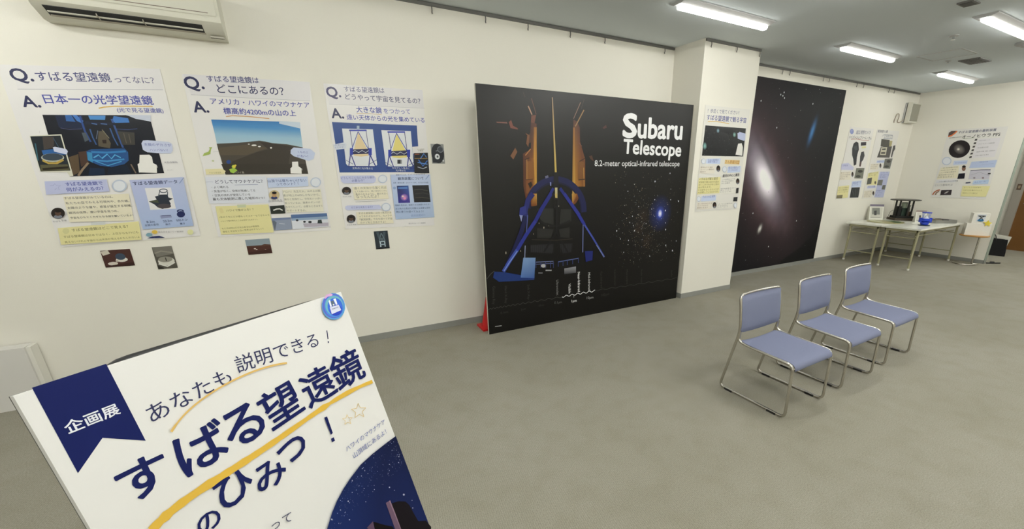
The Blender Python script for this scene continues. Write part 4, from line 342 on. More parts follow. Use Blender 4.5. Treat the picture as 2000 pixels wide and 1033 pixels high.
('star_outline',[('S',[(.5411,.562),(.5431,.5458)],.0016,'d8bd80'),('S',[(.5431,.5458),(.5589,.5372)],.0015,'d8bd80'),('S',[(.5589,.5372),(.5437,.5335)],.0017,'d8bd80'),('S',[(.5437,.5335),(.543,.5176)],.0017,'d8bd80'),('S',[(.543,.5176),(.5318,.5317)],.0014,'d8bd80'),('S',[(.5318,.5317),(.5162,.5307)],.0016,'d8bd80'),('S',[(.5162,.5307),(.524,.5428)],.0017,'d8bd80'),('S',[(.524,.5428),(.5152,.5576)],.0014,'d8bd80'),('S',[(.5152,.5576),(.5309,.5515)],.0014,'d8bd80'),('S',[(.5309,.5515),(.5411,.562)],.0018,'d8bd80')]),
('star_outline',[('S',[(.4969,.5517),(.4981,.5409)],.0014,'dcc38a'),('S',[(.4981,.5409),(.5082,.5351)],.0013,'dcc38a'),('S',[(.5082,.5351),(.4984,.5327)],.0015,'dcc38a'),('S',[(.4984,.5327),(.4979,.5222)],.0014,'dcc38a'),('S',[(.4979,.5222),(.4908,.5315)],.0013,'dcc38a'),('S',[(.4908,.5315),(.4806,.5309)],.0015,'dcc38a'),('S',[(.4806,.5309),(.4858,.5389)],.0015,'dcc38a'),('S',[(.4858,.5389),(.4801,.5488)],.0013,'dcc38a'),('S',[(.4801,.5488),(.4903,.5447)],.0013,'dcc38a'),('S',[(.4903,.5447),(.4969,.5517)],.0016,'dcc38a')]),
('sticker',[('E',.5789,.8447,.036,-.006,-.0091,-.0366,20,'5a9ad0'),('E',.5786,.8462,.033,-.0055,-.0083,-.0338,20,'5a66c8','7a7ad0'),('E',.5809,.8446,.0303,-.0051,-.0074,-.0301,20,'4a8ad8'),('E',.5817,.8465,.0276,-.0046,-.0066,-.0269,20,'6fb0c0'),('E',.5829,.8422,.0236,-.004,-.006,-.0245,20,'3f6cd8'),('E',.5806,.8323,.0193,-.0034,-.0037,-.0151,20,'2f48c0'),('P',[(.5609,.8752),(.5693,.8814),(.583,.8819),(.5891,.8775),(.5856,.8741),(.5724,.8753),(.5613,.8716)],'d8a8d8'),('P',[(.5657,.8458),(.595,.8447),(.5969,.8279),(.5641,.8261)],'d8dcf0'),('P',[(.5695,.8639),(.5748,.865),(.5727,.8463),(.5677,.8461)],'eef0fa'),('P',[(.5854,.8645),(.5932,.864),(.5918,.8466),(.5866,.8464)],'eef0fa'),('P',[(.5749,.8606),(.5838,.8606),(.5837,.8464),(.5739,.8468)],'5a6a78'),('E',.5799,.8493,.0025,-.0007,-.001,-.0022,20,'dfe6ee'),('T','EXHIBITION',.5701,.8378,-.0144,.0208,None,'7a7a9a',.01)]),
('night_sky_photograph',[('P',[(.619,.4042),(.5763,.4061),(.5232,.4065),(.4792,.4032),(.4407,.3917),(.4098,.3794),(.3815,.3636),(.3594,.3468),(.344,.331),(.3316,.3187),(.3214,.3048),(.3214,.002),(.619,.002)],['0e1538','10193f','111b44','121e4a','132150','142354','15265a','16285e','172960','172960','172960','15245a','15245a']),('E',.5357,.2831,.0026,-.002,-.001,-.0023,10,'1c2c60','e8ecfa'),('E',.5718,.2278,.004,-.0033,-.0015,-.0033,10,'1c2c60','e8ecfa'),('E',.3519,.3327,.0022,-.0019,-.001,-.0021,10,'1c2c60','e8ecfa'),('E',.4081,.3407,.0021,-.0018,-.0009,-.002,10,'1c2c60','e8ecfa'),('E',.6029,.3415,.0022,-.0015,-.0009,-.0018,10,'1c2c60','e8ecfa'),('E',.5946,.3265,.0022,-.0016,-.0008,-.0018,10,'1c2c60','e8ecfa'),('E',.3809,.3362,.0015,-.0014,-.0006,-.0015,10,'1c2c60','e8ecfa'),('E',.4396,.3818,.0017,-.0013,-.0007,-.0016,10,'1c2c60','e8ecfa'),('E',.5843,.1679,.0022,-.0019,-.0008,-.0018,10,'1c2c60','e8ecfa'),('E',.4682,.3744,.0015,-.0011,-.0006,-.0015,10,'1c2c60','e8ecfa'),('E',.3921,.2953,.0016,-.0015,-.0007,-.0015,10,'1c2c60','e8ecfa'),('E',.5626,.3433,.0018,-.0013,-.0007,-.0015,10,'1c2c60','e8ecfa'),('E',.5913,.1903,.0016,-.0014,-.0006,-.0013,10,'1c2c60','e8ecfa'),('E',.5468,.2636,.0015,-.0012,-.0006,-.0013,10,'1c2c60','e8ecfa'),('E',.4517,.3023,.0015,-.0013,-.0006,-.0014,10,'1c2c60','e8ecfa')]),
('dome_silhouette',[('P',[(.5061,.2525),(.5219,.2487),(.5223,.1446),(.5029,.1601)],'6a5468'),('P',[(.5181,.2491),(.5219,.2487),(.5224,.1421),(.5195,.143)],'8f7486'),('P',[(.5225,.237),(.5455,.2255),(.5679,.2057),(.5761,.1863),(.5814,.1459),(.5857,.1166),(.6126,.0943),(.6229,.0604),(.6148,.0489),(.5207,.1367)],'120d14'),('P',[(.4263,.2375),(.4497,.2388),(.4454,.2157),(.437,.2146)],'5a465c'),('P',[(.45,.237),(.4782,.1999),(.4984,.1763),(.5007,.1553),(.4446,.2075)],'0f0a0e')])]}
TXT = {}
def glyphs(s, bold):
    k = (s, bold)
    if k not in TXT:
        c = bpy.data.curves.new('t', 'FONT'); c.body = s; c.size = 1; c.offset = bold or 0; c.resolution_u = 3; c.fill_mode = 'FRONT'
        o = bpy.data.objects.new('t', c); C.objects.link(o)
        me = bpy.data.meshes.new_from_object(o.evaluated_get(bpy.context.evaluated_depsgraph_get()))
        vs = [(v.co.x, v.co.y) for v in me.vertices]; fs = [tuple(p.vertices) for p in me.polygons]
        bpy.data.objects.remove(o); bpy.data.curves.remove(c); bpy.data.meshes.remove(me); TXT[k] = (vs, fs)
    return TXT[k]
class Art:
    """flat printed shapes on a sheet: local x to the right, z up, -y towards the viewer"""
    def __init__(s, y0=-.001, step=6e-5, lift=.08): s.y = y0; s.k = 1; s.lift = lift; s.step = step; s.clear()
    def clear(s): s.v = []; s.f = []; s.c = []
    def up(s): s.y -= s.step
    def face(s, pts, cols):
        b = len(s.v); s.v += [(p[0], s.y, p[1]) for p in pts]; s.f.append(tuple(range(b, b + len(pts))))
        s.c.append([lin(cols, s.k)] * len(pts) if isinstance(cols, str) else [lin(c, s.k) for c in cols])
    def fan(s, c, cc, pts, col):
        n = len(pts)
        for i in range(n): s.face([c, pts[i], pts[(i + 1) % n]], [cc, col, col])
    def strip(s, L, R, col):
        for i in range(len(L) - 1): s.face([L[i], L[i + 1], R[i + 1], R[i]], col)
    def item(s, it):
        k = it[0]
        if k == 'P': s.up(); s.face(it[1], it[2])
        elif k == 'E':
            cx, cy, ax, ay, bx, by, n, col = it[1:9]
            if n > 8: s.up()
            pts = [(cx + ax * math.cos(t) + bx * math.sin(t), cy + ay * math.cos(t) + by * math.sin(t)) for t in (2 * PI * i / n for i in range(n))]
            if len(it) > 9: s.fan((cx, cy), it[9], pts, col)
            else: s.face(pts, col)
        elif k == 'S':
            s.up(); P = it[1]; h = it[2] / 2; L = []; R = []
            for i, p in enumerate(P):
                a = P[max(i - 1, 0)]; b = P[min(i + 1, len(P) - 1)]; dx, dy = b[0] - a[0], b[1] - a[1]; l = math.hypot(dx, dy) or 1
                L.append((p[0] - dy / l * h, p[1] + dx / l * h)); R.append((p[0] + dy / l * h, p[1] - dx / l * h))
            s.strip(L, R, it[3])
        elif k == 'B': s.up(); s.strip(it[1], it[2], it[3])
        elif k == 'T':
            s.up(); _, tx, x, z, ang, wd, hh, col, bold = it
            vs, fs = glyphs(tx, 0); x0 = min(v[0] for v in vs); x1 = max(v[0] for v in vs); k1 = wd / (x1 - x0) if len(tx) > 1 or ord(tx[0]) < 0x3000 or tx not in '！？' else wd
            k2 = k1 if not hh else hh / max(v[1] for v in vs); ca, sa = math.cos(ang), math.sin(ang); cl = lin(col)
            for du, dv in (((0, 0),) if not bold else tuple((bold * .8 * math.cos(q * PI / 4), bold * .8 * math.sin(q * PI / 4)) for q in range(8)) + ((0, 0),)):
                b = len(s.v); du *= k1; dv *= k1; s.y -= 1.6e-5
                for u, v in vs:
                    a, e = (u - x0) * k1 + du, (v + (s.lift if ord(tx[-1]) > 0x3000 else 0)) * k2 + dv; s.v.append((x + a * ca - e * sa, s.y, z + a * sa + e * ca))
                for f in fs: s.f.append(tuple(i + b for i in f)); s.c.append([cl] * len(f))
    def build(s, name, m, parent):
        me = bpy.data.meshes.new(name); me.from_pydata(s.v, [], s.f)
        ca = me.color_attributes.new('Col', 'FLOAT_COLOR', 'CORNER'); i = 0
        flat = []
        for cs in s.c:
            for c in cs: flat += [c[0], c[1], c[2], 1]
        ca.data.foreach_set('color', flat)
        # every print faces the viewer
        s.clear(); o = link(name, me, m, parent)
        return o
    def parts(s, art, m, parent):
        for name, items in art:
            s.k = .66 if name == 'printed_telescope' else 1
            for it in items: s.item(it)
            s.build(name, m, parent)
def sheet(parent, pts, thick, col, m, name='sheet'):
    """a sheet of the given outline, its front at y = -thick"""
    n = len(pts); v = [(p[0], 0, p[1]) for p in pts] + [(p[0], -thick, p[1]) for p in pts]
    f = [tuple(range(n))[::-1], tuple(range(n, 2 * n))] + [(i, (i + 1) % n, n + (i + 1) % n, n + i) for i in range(n)]
    me = bpy.data.meshes.new(name); me.from_pydata(v, [], f); ca = me.color_attributes.new('Col', 'FLOAT_COLOR', 'CORNER')
    c = lin(col); ca.data.foreach_set('color', [*c, 1] * len(me.loops)); return link(name, me, m, parent)
# ------------------------------------------------------------ the room
struct('floor', (-5, 13.6, -8, 1.2, -.1, 0), CARPET)
struct('ceiling', (-5, 13.6, -8, 1.2, H, H + .1), CEIL)
struct('wall_main', (-5, 10.944, 0, .15, 0, H), WALL)
struct('wall_far', (10.944, 11.06, -1.704, .15, 0, H), WALL)
struct('wall_left', (-5.15, -5, -8, .15, 0, H), WALL)
struct('wall_back', (-5, 13.6, -8.15, -8, 0, H), WALL)
struct('wall_recess', (11.06, 13.6, 1.05, 1.2, 0, H), WALL)
bm = bmesh.new(); box(bm, 13.4, 13.55, -1.22, 1.05, 0, H); box(bm, 13.4, 13.55, -8, -2.3, 0, H); box(bm, 13.4, 13.55, -2.3, -1.22, 2.12, H)
o = finish(bm, 'wall_door', WALL); o['kind'] = 'structure'
struct('wall_column', (4.232, 5.238, -.4955, 0, 0, H), WALL)
struct('baseboard_main', (-5, 4.232, -.006, 0, 0, .068), BASE)
struct('baseboard_galaxy', (5.238, 10.944, -.006, 0, 0, .068), BASE)
bm = bmesh.new(); box(bm, 4.226, 5.244, -.5015, -.4955, 0, .068); box(bm, 4.226, 4.232, -.4955, -.006, 0, .068); box(bm, 5.238, 5.244, -.4955, -.006, 0, .068)
finish(bm, 'baseboard_column', BASE)['kind'] = 'structure'
bm = bmesh.new(); box(bm, 10.938, 10.944, -1.71, -.006, 0, .068); box(bm, 10.938, 11.066, -1.71, -1.704, 0, .068)
finish(bm, 'baseboard_far', BASE)['kind'] = 'structure'
GUARD = mat('corner_guard', '8f9a8e', .5)
bm = bmesh.new(); box(bm, 10.941, 11.063, -1.71, -1.704, .068, H)
finish(bm, 'trim_1', GUARD)['kind'] = 'structure'
FRAME = mat('door_frame_paint', 'a09a90', .5)
bm = bmesh.new(); box(bm, 13.34, 13.42, -1.34, -1.2, 0, 2.2); box(bm, 13.34, 13.42, -2.32, -2.18, 0, 2.2); box(bm, 13.34, 13.42, -2.18, -1.34, 2.08, 2.2)
finish(bm, 'trim_2', FRAME)['kind'] = 'structure'
d = obox('door_1', (13.4, 13.44, -2.18, -1.34, 0, 2.08), BROWNDOOR); d['kind'] = 'structure'
otube('door_handle', [(13.4, -1.42, 1.02), (13.34, -1.42, 1.02), (13.34, -1.55, 1.02)], .011, STEEL, d)
# picture rails at the top of the walls with their hooks
def rail(x0, x1, y, hooks, label):
    r = thing('picture_rail', label, 'picture rail', (x0, y, H - .03)); L = x1 - x0
    obox('rail', (0, L, -.016, 0, 0, .026), DGREY, r)
    for x in hooks:
        bm = bmesh.new(); tube(bm, rounded([(x - x0, -.017, .01), (x - x0, -.022, -.035), (x - x0, -.012, -.05), (x - x0, -.02, -.06)], .01, 3), .005, 6); finish(bm, 'hook', DGREY, r, True)
rail(-4.9, 4.22, 0, [1.19, 1.71, 2.17, 2.68, 3.14, 4.05], 'long grey hanging rail with hooks above the question posters')
rail(4.24, 5.23, -.4955, [4.32, 4.77, 5.2], 'short grey hanging rail with hooks along the top of the white column')
rail(5.25, 10.9, 0, [6.42, 6.6, 7.5, 7.67, 8.52, 8.74, 9.64, 9.85], 'grey hanging rail with hooks above the galaxy poster')
# ------------------------------------------------------------ ceiling lamps and fittings
def lamp(x, y, label, group=None):
    t = thing('ceiling_light', label, 'ceiling light', (x, y, H), 0, group)
    bm = bmesh.new(); prism(bm, [(-.1, 0), (.1, 0), (.1, -.008), (.045, -.028), (-.045, -.028), (-.1, -.008)], -.635, .635); finish(bm, 'housing', LAMPWHITE, t)
    bm = bmesh.new(); prism(bm, [(-.034, -.028), (.034, -.028), (.034, -.05), (.02, -.064), (-.02, -.064), (-.034, -.05)], -.61, .61); finish(bm, 'diffuser', DIFF, t)
    return t
l0 = lamp(3.76, -1.17, 'long LED ceiling light just in front of the white column')
dup(l0, (6.53, -1.14, H), 0, 'long LED ceiling light in front of the galaxy poster')
dup(l0, (9.43, -1.07, H), 0, 'LED ceiling light farthest into the room, near the wall speaker')
dup(l0, (6.63, -2.42, H), 0, 'LED ceiling light beside the ceiling hatch, farther out from the poster wall')
r0 = dup(l0, (-2.3, -1.17, H), 0, 'long LED ceiling light in the wall row, above the air conditioner')
BRIGHT = [c for c in l0.children if c.name == 'diffuser'][0].data.copy(); BRIGHT.materials[0] = DIFF2
for ch in r0.children:
    if ch.name.startswith('diffuser'): ch.data = BRIGHT
for x, y in ((.7, -2.42), (3.76, -2.42), (9.6, -2.42), (-2.4, -3.75), (.7, -3.75), (3.76, -3.75), (6.6, -3.75), (9.6, -3.75), (-2.4, -5.1), (.7, -5.1), (3.76, -5.1), (6.6, -5.1), (9.6, -5.1), (.7, -6.6), (3.76, -6.6), (6.6, -6.6), (12.3, -3.75), (12.3, -2.42)):  # unseen lamps continuing the grid; the last was added to brighten the recess
    r_ = dup(l0, (x, y, H), 0, 'unseen long LED ceiling light outside the view, boosted as fill', 'unseen lamps outside the view, boosted as fill')
    for ch in r_.children:
        if ch.name.startswith('diffuser'): ch.data = BRIGHT
t = thing('ceiling_hatch', 'square access hatch with thin pale frame in the ceiling', 'ceiling hatch', (7.62, -1.56, H))
bm = bmesh.new()
for a in ((-.25, -.235, -.23, .23), (.235, .25, -.23, .23), (-.25, .25, -.245, -.23), (-.25, .25, .23, .245)): box(bm, *a, -.006, 0)
finish(bm, 'frame', LAMPWHITE, t); obox('hatch_panel', (-.235, .235, -.23, .23, -.003, 0), CEIL, t)
t = thing('ceiling_vent', 'dark grey rectangular ceiling vent beyond the hatch', 'vent', (8.36, -1.62, H))
obox('frame', (-.2, .2, -.12, .12, -.012, 0), DGREY, t, .003)
bm = bmesh.new()
for k in range(7): box(bm, -.18, .18, -.105 + .031 * k, -.09 + .031 * k, -.016, -.012)
finish(bm, 'grille', mat('vent_dark', '4c4a48', .6), t)
t = thing('ceiling_vent', 'small dark ceiling vent near the top of the photo', 'vent', (5.47, -2.46, H))
obox('frame', (-.08, .08, -.06, .06, -.012, 0), DGREY, t, .003); obox('grille', (-.06, .06, -.045, .045, -.015, -.01), MATS['vent_dark'], t)
def detector(x, y, s, label):
    t = thing('sprinkler_head', label, 'sprinkler', (x, y, H)); olathe('cover_plate', [(.04 * s, 0), (.038 * s, -.008), (.02 * s, -.012)], LAMPWHITE, t, 16)
    olathe('nozzle', [(.01 * s, -.012), (.01 * s, -.03 * s), (.018 * s, -.032 * s), (.018 * s, -.036 * s)], CHROME, t, 10)
detector(6.62, -1.97, 1.2, 'small white sprinkler head between the hatch and the lamps')
detector(8.05, -1.43, .9, 'tiny white sprinkler head at the corner of the dark vent')
t = thing('smoke_detector', 'round smoke detector on the ceiling beside the outer LED lamp', 'smoke detector', (7.72, -2.3, H))
olathe('base', [(.11, 0), (.11, -.02), (.095, -.03)], LAMPWHITE, t, 28); olathe('sensor_cap', [(.06, -.03), (.055, -.045), (.03, -.05)], LAMPWHITE, t, 24)
# ------------------------------------------------------------ air conditioner
t = thing('air_conditioner', 'white wall-mounted air conditioner above the first question poster', 'air conditioner', (-1.375, 0, 2.66))
AC = mat('aged_white_plastic', 'dcdacc', .4)
bm = bmesh.new(); prism(bm, [(0, 0), (-.07, .0), (-.09, .002), (-.205, .05), (-.236, .076), (-.24, .1), (-.232, .26), (-.2, .285), (0, .29)], 0, .965); finish(bm, 'body', AC, t, True, .006)
bm = bmesh.new(); prism(bm, [(-.236, .115), (-.244, .11), (-.247, .125), (-.24, .25), (-.235, .25)], .02, .945); finish(bm, 'front_panel', AC, t, True)
def under(y): return .002 + (y + .09) / (-.115) * .048
bm = bmesh.new(); prism(bm, [(-.212, under(-.212) - .0015), (-.13, under(-.13) - .0015), (-.13, .045), (-.212, .07)], .05, .845); finish(bm, 'outlet', mat('outlet_black', '08090b', .6), t)
bm = bmesh.new(); prism(bm, [(-.176, under(-.176) - .006), (-.166, under(-.166) - .006), (-.166, under(-.166) - .002), (-.176, under(-.176) - .002)], .055, .84); finish(bm, 'louvre', AC, t)
bm = bmesh.new(); prism(bm, [(-.14, under(-.14) - .004), (-.128, under(-.128) - .004), (-.128, under(-.128) - .001), (-.14, under(-.14) - .001)], .055, .85); finish(bm, 'louvre', mat('louvre_shade', 'a8a090', .5), t)
for x in (.29, .52):
    bm = bmesh.new(); prism(bm, [(-.205, under(-.205) - .004), (-.14, under(-.14) - .004), (-.14, .02), (-.205, .03)], x, x + .004); finish(bm, 'vane_bracket', MATS['louvre_shade'], t)
bm = bmesh.new(); prism(bm, [(-.2455, .126), (-.2485, .126), (-.2485, .13), (-.2455, .13)], .06, .9); finish(bm, 'panel_seam', mat('seam_brown', '7c6a60', .5), t)
obox('control_panel', (.87, .955, -.13, -.1, .0, .01), mat('grey_panel', 'b8b4a8', .5), t)
obox('display_slot', (.87, .945, -.115, -.106, -.0015, .004), mat('slot_dark', '6a665c', .5), t)
# ------------------------------------------------------------ the three question posters and the loose photos
def wall_poster(key, x, z, corners, label, m=PRINT, tint='e6e4e3', name='poster', loc=None, rz=0, cat='poster', ):
    t = thing(name, label, cat, loc or (x, -.003, z), rz); sheet(t, corners, .0012, tint, m)
    a = Art(-.0013); a.parts(ART[key], m, t); return t
wall_poster('p1', -1.715, 1.18, [(0, -.005), (.821, .018), (.845, 1.256), (.02, 1.2)], 'white question poster under the air conditioner, with a dark photo of a telescope dome interior')
wall_poster('p2', -.78, 1.178, [(0, 0), (.85, .001), (.878, 1.256), (.03, 1.235)], 'white question poster with a photo of a brown mountain under blue sky')
wall_poster('p3', .195, 1.17, [(0, .01), (.84, -.008), (.846, 1.268), (.005, 1.262)], 'white question poster with two telescope diagrams on a blue picture')
PHOTO = {'f1': 'small photo print of a white dome on red-brown ground, taped below the dome interior poster', 'f2': 'small grey photo print of a round mirror below the dome interior poster',
 'f3': 'small photo print of a brown mountain top below the mountain poster', 'f4': 'small dark photo print of a telescope frame below the diagram poster', 'f5': 'small dark photo print stuck on the wall beside the diagram poster'}
for k in ('f1', 'f2', 'f3', 'f4', 'f5'):
    x, z, w_, h_ = ART[k + '_rect']; t = thing('photo_print', PHOTO[k], 'photo', (x, -.003, z)); sheet(t, [(0, 0), (w_, 0), (w_, h_), (0, h_)], .001, 'd8d6d0', PRINT)
    a = Art(-.0011); a.parts(ART[k], PRINT, t)
R = [(0, 0), (.835, 0), (.835, 1.289), (0, 1.289)]
wall_poster('p4', 0, 0, R, 'tall white poster with a starfield photo on the white column', loc=(4.335, -.4985, 1.188), tint='e0ded8')
wall_poster('p5', 0, 0, [(0, 0), (.84, 0), (.84, 1.28), (0, 1.28)], 'white poster with black camera drawings, next to the galaxy poster', loc=(8.6, -.003, 1.175), tint='e2e0dc')
wall_poster('p6', 0, 0, [(0, 0), (.87, 0), (.87, 1.29), (0, 1.29)], 'white poster with dark instrument photos below the wall speaker', loc=(9.565, -.003, 1.158), tint='e2e0dc')
wall_poster('p7', 0, 0, [(0, 0), (.845, 0), (.845, 1.27), (0, 1.27)], 'white poster with a dark round galaxy view over the small round table', loc=(10.941, -.615, 1.187), rz=-PI / 2, tint='e2e0dc')
# ------------------------------------------------------------ galaxy poster
t = thing('galaxy_poster', 'tall dark wall poster of a tilted spiral galaxy beyond the column', 'poster', (5.24, -.003, .07))
GW, GH = 3.01, 2.95; gx, gz = GW / 2.66, GH / 2.92
cols = []; NX, NZ = 90, 110; core = (ART['_gal']['core'][0] * gx, ART['_gal']['core'][1] * gz)
(p0, p1) = ART['_gal']['axis']; adx, adz = (p1[0] - p0[0]) * gx, (p1[1] - p0[1]) * gz; l = math.hypot(adx, adz); adx /= l; adz /= l
bl = (ART['_gal']['blue'][0] * gx, ART['_gal']['blue'][1] * gz); sm = (ART['_gal']['small'][0] * gx, ART['_gal']['small'][1] * gz)
ed = [(x * gx, z * gz) for x, z in ART['_gal']['edge']]
from mathutils import noise
def galaxy(x, z):
    dx, dz = x - core[0], z - core[1]; A = dx * adx + dz * adz; B = -dx * adz + dz * adx
    nz = noise.noise(Vector((x * 3.1, z * 3.1, 0))) * .5 + noise.noise(Vector((x * 9, z * 9, 3))) * .3
    g = lambda a, b, sa, sb: math.exp(-((a / sa) ** 2 + (b / sb) ** 2))
    c = g(A, B, .29, .14); m_ = g(A + .05, B, .68, .22) * (1 + .35 * nz); h = g(A, B, 1.15, .52) * (1 + .6 * nz); ring = math.exp(-((math.hypot(A / 1.2, B / .42) - .85) / .22) ** 2) * (1 + nz)
    dust = math.exp(-((B - .19) / .045) ** 2) * g(A, 0, .7, 1); halo = g(A, B, 1.9, 1.0)
    r = .005 + .010 * halo + .060 * h + .018 * ring + .26 * m_ + 1.1 * c; gr = .006 + .003 * halo + .032 * h + .008 * ring + .26 * m_ + 1.08 * c; b_ = .008 + .004 * halo + .036 * h + .009 * ring + .32 * m_ + 1.1 * c
    k = 1 - .45 * dust; r *= k; gr *= k * .98; b_ *= k
    ex, ez = x - bl[0], z - bl[1]; e = g(ex * .25 + ez * .97, ex * .97 - ez * .25, .15, .045); r += .05 * e; gr += .2 * e; b_ += .48 * e
    ex, ez = x - sm[0], z - sm[1]; e = g(ex * .3 + ez * .95, ex * .95 - ez * .3, .05, .03); r += .8 * e; gr += .8 * e; b_ += .75 * e
    # the survey's curved edge in the lower corner: nothing beyond it
    if z < ed[0][1] + .05 and x > core[0]:
        for (xa, za), (xb, zb) in zip(ed, ed[1:]):
            if zb <= z <= za and x > xa + (xb - xa) * (za - z) / (za - zb): r, gr, b_ = .004, .004, .005
        if z < ed[-1][1] and x > ed[-1][0]: r, gr, b_ = .004, .004, .005
    return tuple(min(max(v, 0), .95) for v in (r, gr, b_))
sheet(t, [(0, 0), (GW, 0), (GW, GH), (0, GH)], .0012, '101214', GALPRINT)
a = Art(-.0014)
grid = [[galaxy(GW * i / NX, GH * j / NZ) for j in range(NZ + 1)] for i in range(NX + 1)]
for i in range(NX):
    for j in range(NZ):
        x0, x1, z0, z1 = GW * i / NX, GW * (i + 1) / NX, GH * j / NZ, GH * (j + 1) / NZ
        a.face([(x0, z0), (x1, z0), (x1, z1), (x0, z1)], [grid[i][j], grid[i + 1][j], grid[i + 1][j + 1], grid[i][j + 1]])
a.build('printed_galaxy', GALPRINT, t)
a.up(); random.seed(12)
for i in range(240):
    x, z = random.uniform(.03, GW - .03), random.uniform(.03, GH - .03); s = .002 + .006 * random.random() ** 4
    a.item(('E', x, z, s, 0, 0, s, 6, random.choice(['5a5c60', '7a7876', '94989c', '6a5a54'])))
for (x, z) in ART['_gal']['bright']: a.item(('E', x * gx, z * gz, .012, 0, 0, .014, 8, '9a9ea4', 'f0f2f4'))
a.build('printed_stars', GALPRINT, t)
# ------------------------------------------------------------ big telescope panel
PW, PH = ART['_dims']['PW'], ART['_dims']['PH']; PX = 1.4164; PY = -.447
t = thing('display_panel', 'huge black freestanding panel with an orange-lit telescope and star cluster beside the column', 'display panel', (PX, PY, 0))
obox('foam_board', (0, PW, 0, .03, 0, PH), mat('foam_board_white', 'd8d6cc', .6), t)
a = Art(-.0002, 5e-5); a.up(); a.face([(0, 0), (PW, 0), (PW, PH), (0, PH)], '060505'); a.build('printed_sheet', GLOSSY, t)
q = ART['_pan']; random.seed(4)
a.up(); sx, sz = q['star']
a.item(('E', sx, sz, .2, 0, 0, .24, 32, '060505', '1c2a66')); a.item(('E', sx, sz, .085, 0, 0, .1, 28, '141e4c', '3a50b8')); a.item(('E', sx, sz, .035, .01, -.01, .05, 20, '3a50b8', 'f4f6ff'))
for c in q['cl']: a.item(('E', c[0], c[1], .09, 0, 0, .12, 20, '060505', '22150e'))
a.up()
(ax0, az1), (ax1, az0) = q['area']
for i in range(900):
    if i % 3: c = random.choice(q['cl']); x, z = random.gauss(c[0], .16), random.gauss(c[1], .2)
    else: x, z = random.uniform(ax0, ax1), random.uniform(az0, az1)
    if not (ax0 - .08 < x < PW - .05 and az0 - .05 < z < az1 + .1): continue
    s = .0014 + .0042 * random.random() ** 4; a.item(('E', x, z, s, 0, 0, s, 6, random.choice(['9a9084', 'b8a890', '8a7458', '8a8ea0', '6a5a48', '7a6a5a', 'd8d4d0', '5a4c40'])))
for (x, z, s) in q['bright']: a.item(('E', x, z, s * .0015, 0, 0, s * .002, 8, '9a9aa4', 'f4f4ff'))
a.build('printed_star_cluster', GLOSSY, t)
a.parts(ART['panel'], GLOSSY, t)
for x in (.5, 2.2):
    bm = bmesh.new(); tube(bm, [(x, .033, 1.1), (x, .38, .012)], .012, 8); tube(bm, [(x, .033, .012), (x, .39, .012)], .012, 8); finish(bm, 'support_leg', DGREY, t, True)
# ------------------------------------------------------------ red cone behind the panel
t = thing('traffic_cone', 'red plastic traffic cone half hidden behind the black panel', 'traffic cone', (1.5, -.225, 0))
obox('base', (-.11, .11, -.11, .11, 0, .022), RED, t, .008)
olathe('cone_body', [(.085, .022), (.082, .035), (.022, .36), (.018, .362)], RED, t, 28)
# ------------------------------------------------------------ low white box
t = thing('duct_cover', 'low white box against the wall behind the sign board', 'box cover', (-4.4, 0, 0))
obox('cover', (0, 2.35, -.118, -.012, .0, .476), mat('white_laminate', 'dad8d4', .45), t, .014, 3); obox('end_strip', (2.35, 2.374, -.1, -.008, .0, .47), WHITE, t, .004)
# ------------------------------------------------------------ stacking chairs
def pad(bm, f, nu, nv, th, edge=True):
    """double-sided cushion: f(u, v) -> (point, normal)"""
    T = [[None] * (nv + 1) for _ in range(nu + 1)]; B = [[None] * (nv + 1) for _ in range(nu + 1)]
    for i in range(nu + 1):
        for j in range(nv + 1):
            u, v = i / nu, j / nv; p, n = f(u, v); k = min(1, min(u, 1 - u) * 9, min(v, 1 - v) * 9); k = math.sqrt(max(k, 0)) * .8 + .2
            T[i][j] = bm.verts.new(p + n * th * k); B[i][j] = bm.verts.new(p - n * th * .35 * k)
    for i in range(nu):
        for j in range(nv):
            bm.faces.new((T[i][j], T[i + 1][j], T[i + 1][j + 1], T[i][j + 1])); bm.faces.new((B[i][j], B[i][j + 1], B[i + 1][j + 1], B[i + 1][j]))
    for i in range(nu):
        bm.faces.new((T[i][0], B[i][0], B[i + 1][0], T[i + 1][0])); bm.faces.new((T[i][nv], T[i + 1][nv], B[i + 1][nv], B[i][nv]))
    for j in range(nv):
        bm.faces.new((T[0][j], T[0][j + 1], B[0][j + 1], B[0][j])); bm.faces.new((T[nu][j], B[nu][j], B[nu][j + 1], T[nu][j + 1]))
def interp(tab, x):
    for (a, p), (b, q) in zip(tab, tab[1:]):
        if x <= b: return p + (q - p) * (x - a) / (b - a)
    return tab[-1][1]
def spline(P, n):
    P = [Vector(p) for p in P]; out = []
    for i in range(len(P) - 1):
        a = P[max(i - 1, 0)]; b = P[i]; c = P[i + 1]; d = P[min(i + 2, len(P) - 1)]
        for k in range(n):
            t = k / n; out.append(.5 * ((2 * b) + (c - a) * t + (2 * a - 5 * b + 4 * c - d) * t * t + (3 * b - a - 3 * c + d) * t ** 3))
    out.append(P[-1]); return out
